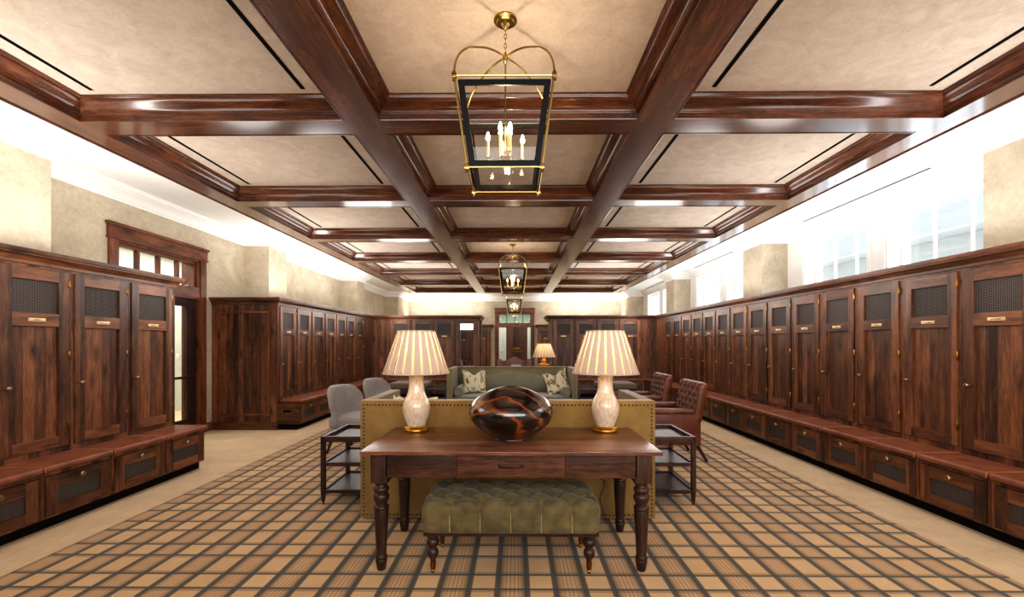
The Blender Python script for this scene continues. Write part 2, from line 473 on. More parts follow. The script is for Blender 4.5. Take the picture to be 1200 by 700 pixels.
# right wall: white panelled bays with windows
WIN = []                        # (y0, y1)
for a in (4.3, 8.8, 13.3):
    WIN += [(a+.3, a+1.65), (a+2.0, a+3.35)]
ZW0, ZW1 = 1.45, 3.18
m = MB()
m.box(XR, XR+.3, YN, YF, 0, ZW0); m.box(XR, XR+.3, YN, YF, ZW1, 3.6)
ys = [YN] + [y for w in WIN for y in w] + [YF]
for i in range(0, len(ys), 2): m.box(XR, XR+.3, ys[i], ys[i+1], ZW0, ZW1)
for a, b in WIN:                # moulded casings
    for y in (a-.09, b+.03): m.box(XR-.02, XR, y, y+.06, ZW0, ZW1+.02, .004)
struct(m.build('wall_right', M['white'], smooth=False))
# pilasters
def pil(n, x0, x1, y0, y1): struct(box_obj('wall_pilaster_%s' % n, (x0, x1, y0, y1, 0, 3.4), M['plaster']))
PLX = -4.525; PRX = 4.39
PL = [(3.73, 4.36), (8.24, 8.87), (12.82, 13.42), (17.27, YF)]
PR = [(3.65, 4.29), (8.12, 8.78), (12.62, 13.28), (17.27, YF)]
for (a, b), n in zip(PL, ('left_near', 'left_middle', 'left_far', 'left_corner')): pil(n, XL, PLX, a, b)
for (a, b), n in zip(PR, ('right_near', 'right_middle', 'right_far', 'right_corner')): pil(n, PRX, XR, a, b)

# ceiling: suede coffer panels above the beams, white border around
struct(box_obj('ceiling', (RC-BB, RC+BB, YN-.2, 17.62, ZC, ZC+.05), M['suede']))
m = MB()
m.box(XL, RC-BB+.01, YN, YF, ZW, ZW+.15); m.box(RC+BB-.01, XR+.3, YN, YF, ZW, ZW+.15); m.box(RC-BB, RC+BB, 17.61, YF, ZW, ZW+.15)
struct(m.build('ceiling', M['white'], smooth=False))
# crown moulding following walls and pilasters
def wallpath(x, xp, P, y0, y1):
    pts = [(x, y0)]
    for a, b in P:
        pts += [(x, a), (xp, a)]
        if b < y1-.01: pts += [(xp, b), (x, b)]
        else: pts += [(xp, y1)]
    if abs(P[-1][1]-y1) > .01: pts.append((x, y1))
    return pts
crown = [(0, 3.2), (.018, 3.2), (.018, 3.225), (.03, 3.23), (.05, 3.265), (.085, 3.305), (.12, 3.325), (.125, 3.335), (.15, 3.337), (.15, 3.36), (.165, 3.365), (.165, 3.4), (0, 3.4)]
lp = wallpath(XL, PLX, PL, YN, YF); rp = wallpath(XR, PRX, PR, YN, YF)
m = MB(); m.sweep(crown, lp + list(reversed(rp)), False, 1); struct(m.build('trim_1', M['white'], ang=25))

# beams
ROW = [4.21+2.235*k for k in range(-2, 7)]      # far edge of each cross beam
ti = [1]
def trim(mb, mat, **k):
    ti[0] += 1; return struct(mb.build('trim_%d' % ti[0], mat, **k))
for s in (-1, 1):
    m = MB(); m.box(RC+s*BI, RC+s*BB, YN, 17.62, ZS, ZC+.02)
    m.box(RC+s*(BB-.012), RC+s*(BB+.006), YN, 17.626, ZS-.012, ZS+.03, .003); trim(m, W['beamY'], smooth=False)
    m = MB(); m.box(RC+s*MI, RC+s*MO, YN, 17.36, ZS, ZC+.02); trim(m, W['beamY'], smooth=False)
for k, yf in enumerate(ROW):
    for a, b in ((-BI, -MO), (-MI, MI), (MO, BI)):
        if k == len(ROW)-1 and a == -BI: a, b = -BI, BI
        elif k == len(ROW)-1: continue
        m = MB(); m.box(RC+a, RC+b, yf-.26, yf, ZS, ZC+.02); trim(m, W['beamX'], smooth=False)
cove = [(0, ZS-.004), (.012, ZS-.004), (.014, ZS+.004), (.004, ZS+.008), (.004, ZS+.05), (.014, ZS+.053), (.016, ZS+.058), (.022, ZS+.06)]
for i in range(11):
    t_ = i/10; cove.append((.024+.09*(t_+math.sin(2*PI*t_)/(2*PI)*-.75), ZS+.064+.085*t_))
cove += [(.122, ZS+.151), (.124, ZS+.157), (.133, ZS+.159), (.133, ZC+.01)]
slots = []
for k in range(len(ROW)-1):
    y0, y1 = ROW[k], ROW[k+1]-.26
    for cn, (a, b) in (('left', (-BI, -MO)), ('centre', (-MI, MI)), ('right', (MO, BI))):
        x0, x1 = RC+a, RC+b
        m = MB(); m.sweep(cove, [(x0, y0), (x1, y0), (x1, y1), (x0, y1)], True, -1, True)
        trim(m, [W['beamX'], W['beamY']], ang=30)
        if cn != 'centre' and k >= 1: slots.append((cn, k, x0, x1, y0, y1))
rowname = {1: 'nearest coffer', 2: 'second coffer from front', 3: 'third coffer from front', 4: 'fourth coffer from front', 5: 'fifth coffer from front', 6: 'sixth coffer from front', 7: 'farthest coffer'}
for cn, k, x0, x1, y0, y1 in slots:
    for sd, x in (('outer', x0+.29 if cn == 'left' else x1-.29), ('inner', x1-.27 if cn == 'left' else x0+.27)):
        o = box_obj('air_slot', (x-.017, x+.017, y0+.2, y1-.2, ZC-.004, ZC+.004), M['black'])
        tag(o, 'black air slot, %s edge, %s, %s side' % (sd, rowname[k], cn), 'air vent', 'black air slots in the coffers')
for i, (a, b) in enumerate(((5.1, 7.36), (9.7, 11.8), (14.1, 16.2))):
    o = box_obj('air_slot', (4.62, 4.65, a, b, ZW-.004, ZW+.004), M['iron'])
    tag(o, ['thin dark air slot in white ceiling above the nearest windows', 'thin dark air slot in white ceiling above the middle pair of windows', 'thin dark air slot in white ceiling above the farthest windows'][i], 'air vent', 'air slots in the white ceiling border')

# windows
for i, (a, b) in enumerate(WIN):
    w = bpy.data.objects.new('window_%d' % (i+1), None); COL.objects.link(w); struct(w); w.location = (XR+.2, (a+b)/2, ZW0)
    H = ZW1-ZW0; hw = (b-a)/2
    R_ = Matrix.Rotation(PI/2, 4, 'Z')
    m = MB(); m.M = R_; m.frame([-hw, -hw+.04, hw-.04, hw], [0, .05, H-.04, H], lambda i, j: not (i == 1 and j == 1), -.04, .03); m.build('window_frame', M['white'], w, smooth=False)
    m = MB(); m.M = R_
    gx = [-hw+.04, -hw/3-.008, -hw/3+.008, hw/3-.008, hw/3+.008, hw-.04]; gz = [.05]
    for q in (3, 2, 1): gz += [H-.42*q-.008, H-.42*q+.008]
    gz.append(H-.04)
    m.frame(gx, gz, lambda i, j: i in (1, 3) or j in (1, 3, 5), -.02, .02); m.build('window_muntins', M['white'], w, smooth=False)
    box_obj('window_pane', (.003, .006, -hw+.03, hw-.03, .03, H-.03), M['glass'], w)
# outside: covered porch and a bare tree
pr = thing('porch', 'white covered porch with square columns seen through the side windows', 'porch', (8.4, 9, 0))
box_obj('porch_roof', (-2.9, .5, -9, 9, 3.5, 3.62), M['white'], pr)
box_obj('porch_beam', (.1, .45, -9, 9, 3.05, 3.5), M['white'], pr, .01)
for y in (-6.2, -3.1, 0, 3.1, 6.2): box_obj('column', (.05, .45, y-.2, y+.2, 0, 3.05), M['white'], pr, .01)
box_obj('porch_floor', (-3.0, .6, -9, 9, -.1, -.02), M['white'], pr)
m = MB()
def branch(p, d, l, r, n):
    q = p+d*l; m.tube([p, p+d*l*.5+Vector((random.uniform(-.1, .1), random.uniform(-.1, .1), 0))*l*.4, q], [r, r*.8, r*.6], 6)
    if n:
        for _ in range(3):
            e = (d+Vector((random.uniform(-.8, .8), random.uniform(-.8, .8), random.uniform(-.2, .6)))).normalized()
            branch(q, e, l*.68, r*.55, n-1)
branch(Vector((0, 0, 0)), Vector((0, 0, 1)), 2.0, .12, 5)
o = m.build('bare_tree', M['bark']); o.location = (14.5, 13.2, -.1); tag(o, 'bare branching tree outside beyond the windows', 'tree')

# doors: left doorway and far doorway, wood trim
def doorway(idx, loc, rz, w, gl):
    # local: opening along x, room side is -y, wall depth .25
    d = bpy.data.objects.new('door_%d' % idx, None); COL.objects.link(d); struct(d); d.location = loc; d.rotation_euler = (0, 0, rz)
    hw = w/2
    m = MB()
    for s in (-1, 1):
        m.box(s*hw, s*(hw+.125), -.03, 0, 0, 2.72, .004); m.box(s*(hw-.03), s*hw, -.01, .26, 0, 2.72)
    m.box(-hw, hw, -.01, .26, 2.69, 2.72)
    m.build('door_trim', W['trimZ'], d, smooth=False)
    m = MB(); m.box(-hw-.14, hw+.14, -.04, 0, 2.72, 2.88, .004); m.box(-hw-.16, hw+.16, -.06, 0, 2.88, 2.92, .006); m.box(-hw-.15, hw+.15, -.05, 0, 2.715, 2.735, .004)
    m.build('door_header', W['trimX'], d, smooth=False)
    m = MB(); m.box(-hw, hw, -.015, .24, 2.1, 2.29, .004); m.box(-hw+.03, hw-.03, .04, .1, 2.65, 2.69)
    m.build('transom_bar', W['trimX'], d, smooth=False)
    m = MB()
    n = 4
    for i in range(1, n+1-1): x = -hw+.03+(w-.06)*i/n; m.box(x-.018, x+.018, .04, .1, 2.29, 2.65)
    m.box(-hw+.03, -hw+.06, .04, .1, 2.29, 2.65); m.box(hw-.06, hw-.03, .04, .1, 2.29, 2.65)
    m.build('transom_mullions', W['trimZ'], d, smooth=False)
    box_obj('transom_pane', (-hw+.03, hw-.03, .068, .074, 2.29, 2.65), gl, d)
    return d
dl = doorway(1, (XL, (DL0+DL1)/2, 0), PI/2, DL1-DL0, M['glass'])
df = doorway(2, ((DF0+DF1)/2, YF, 0), 0, DF1-DF0, M['transom'])
# glazed double leaves of the left door, with push bars
for s_ in (-1, 1):
    e0, e1 = sorted((s_*.004, s_*((DL1-DL0)/2-.032))); w0, w1 = (.1, .2) if s_ > 0 else (.2, .1)
    m = MB(); m.frame([e0, e0+w0, e1-w1, e1], [.01, .26, 1.98, 2.095], lambda i, j: not (i == 1 and j == 1), .03, .075, lambda i, j: 1 if i == 1 else 0)
    lf = m.build('door_leaf', [W['darkZ'], W['darkX']], dl, smooth=False)
    box_obj('glass_pane', (e0+w0, e1-w1, .05, .055, .26, 1.98), M['glass'], lf)
    m = MB(); m.box(e0+.09, e1-.09, -.03, -.005, .885, .925, .005)
    for x in (e0+.1, e1-.13): m.box(x, x+.03, -.01, .032, .89, .92)
    m.build('push_bar', M['oldbrass'], lf)
# left corridor shell
m = MB(); m.box(-7.2, -7.1, 2.5, 12.5, 0, 3.6); m.box(-7.1, XL-.25, 12.4, 12.5, 0, 3.6); m.box(-7.1, XL-.25, 2.4, 2.5, 0, 3.6)
struct(m.build('wall_corridor', M['corridor'], smooth=False))
struct(box_obj('ceiling', (-7.2, XL-.25, 2.4, 12.5, 3.2, 3.25), M['white']))
o = thing('light_switch', 'white light switch plate on the pale wall seen through the left doorway', 'switch', (-7.1, 9.42, 1.14), PI/2)
box_obj('switch_plate', (-.045, .045, -.008, 0, -.06, .06), M['switch'], o, .003); box_obj('toggle', (-.012, .012, -.016, -.008, -.02, .02), M['switch'], o, .002)
# far corridor with a plank door
YC = 21.4
m = MB(); m.box(-3.2, 3.1, YC, YC+.1, 0, 3.6); m.box(-3.3, -3.2, YF+.25, YC, 0, 3.6); m.box(3.0, 3.1, YF+.25, YC, 0, 3.6)
m.box(-3.2, 3.0, YC-.02, YC, 1.02, 1.07)
for x in (-2.5, -1.4, .75, 1.85): m.box(x, x+.82, YC-.015, YC, .18, .22); m.box(x, x+.82, YC-.015, YC, .9, .94); m.box(x, x+.04, YC-.015, YC, .22, .9); m.box(x+.78, x+.82, YC-.015, YC, .22, .9)
struct(m.build('wall_corridor', M['corridor'], smooth=False))
struct(box_obj('ceiling', (-3.3, 3.1, YF+.25, YC, 2.95, 3.0), M['white']))
d4 = bpy.data.objects.new('door_4', None); COL.objects.link(d4); struct(d4); d4.location = (.03, YC, 0)
box_obj('plank_panel', (-.5, .5, -.04, -.005, .02, 2.16), W['plankZ'], d4)
m = MB(); m.box(-.6, -.5, -.06, 0, 0, 2.2); m.box(.5, .6, -.06, 0, 0, 2.2); m.box(-.6, .6, -.06, 0, 2.18, 2.28); m.build('door_frame', M['corridor'], d4, smooth=False)
box_obj('door_plaque', (-.17, .17, -.052, -.045, 1.13, 1.21), M['oldbrass'], d4, .003)
box_obj('door_plaque_rail', (-.3, .3, -.055, -.045, 1.03, 1.06), M['oldbrass'], d4, .003)

# baseboards where walls show
m = MB(); m.box(XL, XL+.02, DL1+.13, 7.5, 0, .14, .004); struct(m.build('baseboard_left', W['alderY']))
m = MB(); m.box(DF0-.9, DF0-.13, YF-.02, YF, 0, .14, .004); m.box(DF1+.13, DF1+.9, YF-.02, YF, 0, .14, .004); struct(m.build('baseboard_far', W['alderX']))

# ------------------------------------------------------------------ lockers
DW = .53
def make_locker(loc, rz, label, group):
    t = thing('locker', label, 'locker', loc, rz, group)
    h = PIT/2
    m = MB()
    m.box(-h+.001, h-.001, .022, .58, .445, 2.06)
    m.box(-h+.001, -DW/2-.0055, 0, .022, .445, 2.06); m.box(DW/2+.0055, h-.001, 0, .022, .445, 2.06)
    m.box(-DW/2-.0055, DW/2+.0055, 0, .022, .445, .535); m.box(-DW/2-.0055, DW/2+.0055, 0, .022, 2.036, 2.06)
    m.build('carcass', W['alderZ'], t, smooth=False)
    a = DW/2; s = .086
    m = MB(); m.frame([-a, -a+s, a-s, a], [.54, .63, 1.56, 1.665, 1.935, 2.032], lambda i, j: i != 1 or j in (0, 2, 4), -.012, .01, lambda i, j: 1 if i == 1 else 0)
    d = m.build('door', [W['alderZ'], W['alderX']], t, smooth=False)
    box_obj('door_panel', (-a+s, a-s, .007, .012, .63, 1.56), W['panelZ'], d)
    box_obj('mesh_panel', (-a+s, a-s, .006, .012, 1.665, 1.935), M['mesh'], d)
    box_obj('name_plate', (-.066, .066, -.019, -.0115, 1.595, 1.625), M['plate'], d, .002)
    m = MB(); m.lathe([(.011, -.002), (.008, .004), (.007, .014), (.017, .02), (.019, .027), (.015, .033), (0, .035)], (0, 0, 0), 14)
    k = m.build('knob', M['knob'], d); k.location = (-a+.045, -.012, 1.07); k.rotation_euler = (PI/2, 0, 0)
    for z in (.68, 1.28, 1.9):
        m = MB(); m.lathe([(.006, 0), (.0075, .004), (.0075, .066), (.006, .07)], (a+.003, -.012, z), 8)
        m.box(a+.003, a+.012, -.008, .0, z+.004, z+.066); m.build('hinge', M['oldbrass'], d)
    return t
def make_drawer(loc, rz, label, group, vent=False):
    t = thing('bench_drawer_unit', label, 'bench drawer', loc, rz, group)
    h = PIT/2; f = -.36
    m = MB()
    m.box(-h+.001, h-.001, f+.012, 0, .092, .44)
    m.box(-h+.001, -DW/2-.004, f, f+.012, .092, .44); m.box(DW/2+.004, h-.001, f, f+.012, .092, .44)
    m.box(-DW/2-.004, DW/2+.004, f, f+.012, .092, .105); m.box(-DW/2-.004, DW/2+.004, f-.004, f+.012, .412, .44, .003)
    m.build('bench_box', W['alderZ'], t, smooth=False)
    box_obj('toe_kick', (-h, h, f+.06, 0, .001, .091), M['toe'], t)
    a = DW/2; s = .086
    m = MB(); m.frame([-a, -a+s, a-s, a], [.108, .185, .315, .409], lambda i, j: i != 1 or j != 1, f-.01, f+.009, lambda i, j: 1 if i == 1 else 0)
    d = m.build('drawer', [W['alderZ'], W['alderX']], t, smooth=False)
    box_obj('mesh_panel', (-a+s, a-s, f+.002, f+.008, .185, .315), M['mesh'], d)
    m = MB(); m.lathe([(.012, -.002), (.009, .004), (.008, .014), (.02, .02), (.022, .027), (.018, .034), (0, .036)], (0, 0, 0), 14)
    k = m.build('knob', M['knob'], d); k.location = (0, f-.009, .362); k.rotation_euler = (PI/2, 0, 0)
    return t
def cushion_mesh(name, w, x0=0):
    m = MB(); m.rbox((0, -.199, .467), (w/2-.001, .196, .0245), .022, 6, 4, 2)
    return m
def make_cushion(loc, rz, label, group, w=PIT):
    t = thing('bench_cushion', label, 'bench cushion', loc, rz, group)
    cushion_mesh('c', w).build('leather_pad', M['bench_leather'], t)
    m = MB(); m.tube([(w/2-.002, -.01, .491), (w/2-.002, -.375, .491), (w/2-.002, -.396, .482), (w/2-.002, -.398, .45)], .0035, 6); m.build('piping', M['seam'], t)
    return t
pl, pd, pc = None, None, None
def unit(x, y, rz, where, do_locker=True):
    global pl, pd, pc
    lab = ('dark wood locker with mesh vent, ' + where, 'mesh-front bench drawer, ' + where, 'chestnut leather bench pad, ' + where)
    gr = ('lockers around the room', 'drawers under the locker benches', 'leather pads on the locker benches')
    L = (x, y, 0)
    if do_locker:
        if pl is None: pl = make_locker(L, rz, lab[0], gr[0])
        else: dup(pl, L, rz, lab[0], gr[0])
    if pd is None: pd = make_drawer(L, rz, lab[1], gr[1])
    else: dup(pd, L, rz, lab[1], gr[1])
    if pc is None: pc = make_cushion(L, rz, lab[2], gr[2])
    else: dup(pc, L, rz, lab[2], gr[2])

R90 = PI/2
# right wall run: 15 units
for k in range(15):
    y = 11.237-PIT*k
    w = '%s from far corner on right wall' % ORD[k+1] if k < 13 else ('nearest complete one on right wall' if k == 13 else 'cut by right edge of picture')
    unit(FXR, y, -R90, w)
# left far run: 7 units
for k in range(7):
    unit(FXL, 11.24-PIT*k, R90, '%s from far corner on left wall' % ORD[k+1])
# left near run: 4 units
for k, w in enumerate(('beside the left doorway', 'second from the left doorway', 'third from the left doorway', 'cut by left edge of picture')):
    unit(FXL, 4.815-PIT*k, R90, w)
# far banks
for k in range(4):
    unit(RC+1.345+.6*k, YFAR, 0, '%s right of passage on far partition' % ORD[k+1])
for k in range(1, 4):
    unit(RC-1.26-.6*k, YFAR, 0, '%s left of mirror on far partition' % ORD[k])
# mirror unit of the left far bank
unit(RC-1.26, YFAR, 0, 'below tall mirror on far partition', False)
t = thing('mirror_locker', 'dark wood locker front fitted with a tall mirror beside the passage', 'mirror', (RC-1.26, YFAR, 0))
m = MB(); h = .3
m.box(-h, h, .012, .58, .445, 2.06); m.build('carcass', W['alderZ'], t, smooth=False)
m = MB(); m.frame([-.285, -.17, .17, .285], [.5, .58, 1.94, 2.04], lambda i, j: not (i == 1 and j == 1), -.012, .012, lambda i, j: 1 if i == 1 else 0)
m.build('mirror_frame', [W['alderZ'], W['alderX']], t, smooth=False)
box_obj('mirror_glass', (-.17, .17, .0, .006, .58, 1.94), M['mirror'], t)
# back lockers beside the far doorway
for s, nm in ((-1, 'left'), (1, 'right')):
    for q in range(2):
        x = RC+s*(1.25+.6*q)
        unit(x, 18.07, 0, 'on far wall, %s %s of the doorway' % (('just', 'second')[q], nm))
# lockers behind the viewpoint, seen in the mirror
for q in range(4):
    unit(RC-1.6-.6*q, -.45, PI, 'reflected in the tall mirror, %s from wall side' % ORD[4-q])

# corner fillers and corner benches
def filler(name, label, boxes, mat, cat):
    t = MB()
    for b in boxes: t.box(*b)
    o = t.build(name, mat, smooth=False); tag(o, label, cat); return o
filler('corner_infill', 'plank corner panel between the right wall lockers and far partition', [(FXR, FXR+.5, 11.535, YFAR, 0, 2.06), (RC+1.345+.6*3+.3, FXR+.5, YFAR, YFAR+.5, 0, 2.06)], W['alderZ'], 'infill')
filler('corner_infill', 'plank corner panel between the left wall lockers and far partition', [(FXL-.5, FXL, 11.54, YFAR, 0, 2.06), (FXL-.5, RC-1.26-1.8-.3, YFAR, YFAR+.5, 0, 2.06)], W['alderZ'], 'infill')
filler('corner_bench_base', 'plain wooden bench base in the right far corner', [(3.42, FXR-.002, 11.535, YFAR-.36, .092, .44), (RC+3.45, FXR-.002, YFAR-.36, YFAR-.002, .092, .44)], W['alderZ'], 'bench')
filler('corner_bench_base', 'plain wooden bench base in the left far corner', [(FXL+.002, FXL+.36, 11.54, YFAR-.36, .092, .44), (FXL+.002, RC-3.36, YFAR-.36, YFAR-.002, .092, .44)], W['alderZ'], 'bench')
for s, x0, x1, nm in ((1, 3.385, FXR, 'right'), (-1, FXL, FXL+.395, 'left')):
    m = MB(); m.rbox(((x0+x1)/2, (11.536+YFAR)/2, .467), ((x1-x0)/2, (YFAR-11.536)/2, .0245), .022, 4, 4, 2)
    tag(m.build('bench_cushion', M['bench_leather']), 'chestnut leather bench pad in the %s far corner' % nm, 'bench cushion', 'leather pads on the locker benches')

# end panels
def end_panel(label, x0, x1, y0, y1, frame=True, bench=None):
    t = thing('end_panel', label, 'panel', ((x0+x1)/2, y0, 0))
    hw = (x1-x0)/2
    box_obj('panel_board', (-hw, hw, 0, y1-y0, .1, 2.06), W['panelZ'], t)
    if frame:
        a, b, c, d = -hw+.12, hw-.14, .25, 1.93; g = .016
        m = MB(); m.frame([a-g, a+g, b-g, b+g], [c-g, c+g, d-g, d+g], lambda i, j: not (i == 1 and j == 1), -.018, 0, lambda i, j: 1 if i == 1 else 0)
        m.build('panel_moulding', [W['trimZ'], W['trimX']], t, smooth=False)
        m = MB()
        for i in range(1, 6): x = a+(b-a)*i/6; m.box(x-.003, x+.003, -.001, .001, c, d)
        m.build('plank_joint', M['toe'], t)
    m = MB(); m.box(-hw, hw, -.02, .05, 0, .13, .006); m.build('base_rail', W['alderX'], t)
    return t
end_panel('tall planked wooden end panel facing the camera beyond the left doorway', XL, FXL, 7.37, 7.408)
t = thing('bench_end', 'bench end with a small slotted vent below the left planked panel', 'bench end', (FXL+.18, 7.37, 0))
box_obj('end_board', (-.178, .18, 0, .035, .092, .44), W['alderX'], t)
m = MB(); m.box(-.1, .06, -.014, 0, .27, .28, .002); m.box(-.1, .06, -.014, 0, .33, .34, .002); m.box(-.1, -.09, -.014, 0, .28, .33, .002); m.box(.05, .06, -.014, 0, .28, .33, .002)
m.build('vent_frame', W['trimX'], t); box_obj('vent_slot', (-.09, .05, -.003, 0, .28, .33), M['toe'], t)
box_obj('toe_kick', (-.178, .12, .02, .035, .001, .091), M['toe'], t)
end_panel('wooden end panel of the near left lockers beside the doorway', XL, FXL, 5.112, 5.14, False)
end_panel('narrow wooden end panel of the right far partition', .955-.03, .955+.02, YFAR, YFAR+.9, False)
end_panel('narrow wooden end panel of the left far partition', -1.66+.03, -1.66+.08+.6, YFAR+.59, YFAR+.9, False)

# cornices
corn = [(0, 2.055), (.016, 2.055), (.016, 2.08), (.022, 2.084), (.03, 2.1), (.05, 2.118), (.058, 2.122), (.058, 2.13), (.064, 2.133), (.07, 2.15), (.07, 2.17), (-.2, 2.17), (-.2, 2.055)]
def cornice(path, side, label):
    m = MB(); m.sweep(corn, path, False, side, True); tag(m.build('locker_cornice', [W['alderX'], W['alderY']], ang=25), label, 'cornice', 'cornices along the locker tops')
XBR, XBL = RC+1.0, RC-.94
cornice([(FXR, 1.9), (FXR, YFAR), (XBR-.06, YFAR), (XBR-.06, YFAR+.95)], -1, 'dark wood cornice along the right wall lockers and right far partition')
cornice([(XBL+.02, YFAR+.95), (XBL+.02, YFAR), (FXL, YFAR), (FXL, 7.37), (XL, 7.37)], -1, 'dark wood cornice along the far left lockers and left partition')
cornice([(FXL, 1.9), (FXL, 5.14), (XL, 5.14)], 1, 'dark wood cornice on the near left lockers')
cornice([(RC-2.2, 18.07), (RC-.93, 18.07), (RC-.93, YF)], 1, 'short dark cornice on the far wall lockers left of the doorway')
cornice([(RC+2.2, 18.07), (RC+.93, 18.07), (RC+.93, YF)], -1, 'short dark cornice on the far wall lockers right of the doorway')
cornice([(RC-3.7, -.45), (RC-1.29, -.45), (RC-1.29, -1.0)], -1, 'dark wood cornice seen only in the tall mirror')
# flat tops / gap boards behind cornices are not visible from the floor

# ------------------------------------------------------------------ turned leg helper
def turned(prof): return prof

# console table
TX = -.032
T = thing('console_table', 'dark walnut console table with turned legs behind the mustard sofa', 'table', (TX, 3.13, 0))
y0, y1 = -.407, .405
m = MB(); m.box(-.915, .915, y0, y1, .742, .765, .004); m.build('table_top', W['tableX'], T)
m = MB(); m.box(-.775, .775, y1-.08, y1-.055, .59, .741); m.box(-.84, -.815, y0+.1, y1-.1, .59, .741); m.box(.815, .84, y0+.1, y1-.1, .59, .741)
m.box(-.775, -.335, y0+.06, y0+.082, .59, .741, .002); m.box(.335, .775, y0+.06, y0+.082, .59, .741, .002); m.box(-.335, .335, y0+.064, y0+.082, .59, .741)
m.build('apron', W['apronX'], T)
m = MB(); m.box(-.331, .331, y0+.055, y0+.066, .595, .738, .002); dr = m.build('drawer', W['tableX'], T)
m = MB(); m.tube([(-.07, y0+.055, .668), (-.07, y0+.028, .668), (-.06, y0+.024, .666), (.06, y0+.024, .666), (.07, y0+.028, .668), (.07, y0+.055, .668)], .005, 8)
m.lathe([(.009, -.003), (.009, .003)], (-.07, y0+.05, .668), 10); m.lathe([(.009, -.003), (.009, .003)], (.07, y0+.05, .668), 10); m.build('handle', M['iron'], dr)
legp = [(.0, 0), (.024, 0), (.028, .012), (.033, .045), (.035, .05), (.036, .062), (.033, .07), (.036, .074), (.037, .085), (.032, .095), (.031, .1), (.036, .2), (.043, .32), (.045, .372), (.043, .38), (.046, .385), (.048, .393), (.044, .402), (.036, .408), (.034, .418), (.04, .43), (.048, .445), (.05, .46), (.046, .474), (.038, .482), (.038, .487), (.045, .494), (.049, .505), (.045, .518), (.035, .526), (.033, .534), (.043, .542), (.047, .55), (.047, .558), (0, .558)]
for sx in (-1, 1):
    for y in (y0+.112, y1-.112):
        m = MB(); m.lathe(legp, (sx*.815, y, 0), 24); m.box(sx*.815-.052, sx*.815+.052, y-.052, y+.052, .556, .741, .003); m.build('leg', W['darkZ'], T)

# figured wood vase on the table
m = MB()
pr_ = [(0, .004), (.105, .0), (.108, .006), (.135, .02), (.18, .045), (.235, .085), (.272, .13), (.289, .175), (.285, .215), (.262, .255), (.22, .292), (.165, .322), (.105, .345), (.062, .355), (.055, .357), (.05, .353), (.052, .345), (.1, .33), (.2, .27), (.24, .2), (.2, .1), (.1, .04), (0, .03)]
def smooth_prof(p, n=3):
    out = []
    for i in range(len(p)-1):
        p0 = p[max(i-1, 0)]; p1 = p[i]; p2 = p[i+1]; p3 = p[min(i+2, len(p)-1)]
        for k in range(n):
            u = k/n
            f = lambda a, b, c, d: .5*((2*b)+(-a+c)*u+(2*a-5*b+4*c-d)*u*u+(-a+3*b-3*c+d)*u**3)
            out.append((max(0, f(p0[0], p1[0], p2[0], p3[0])), f(p0[1], p1[1], p2[1], p3[1])))
    out.append(p[-1]); out[0] = p[0]; return out
m.lathe(smooth_prof(pr_), (0, 0, 0), 64)
o = m.build('wooden_vase', M['bowl'], ang=60); o.location = (-.035, 3.11, .7655); tag(o, 'glossy dark round wooden vase with orange swirls on the console table', 'vase')

# table lamps
def shade_mesh(rb, rt, z0, z1, n=22):
    m = MB()
    for i in range(n):
        a0 = 2*PI*i/n; a1 = a0+2*PI/n*.72; a2 = a0+2*PI/n
        for mi, (p, q, off0, off1) in enumerate(((a0, a1, .0, .0), (a1, a2, -.006, -.006))):
            m.mi = mi
            st = 3; vs = []
            for j in range(st+1):
                a = p+(q-p)*j/st
                for (r, z) in ((rb, z0), (rt, z1)): vs.append(((r+off0)*math.cos(a), (r+off0)*math.sin(a), z))
            m.add(vs, [(2*j, 2*j+2, 2*j+3, 2*j+1) for j in range(st)])
    m.mi = 0
    for r, z in ((rb, z0), (rt, z1)):
        m.tube([(r*math.cos(2*PI*k/40), r*math.sin(2*PI*k/40), z) for k in range(40)], .0045, 6, True)
    return m
def spot_light(name, loc, e, col, r, parent=None):
    l = bpy.data.lights.new(name, 'POINT'); l.energy = e; l.color = col; l.shadow_soft_size = r
    o = bpy.data.objects.new(name, l); COL.objects.link(o); o.location = loc
    if parent: o.parent = parent
    return o
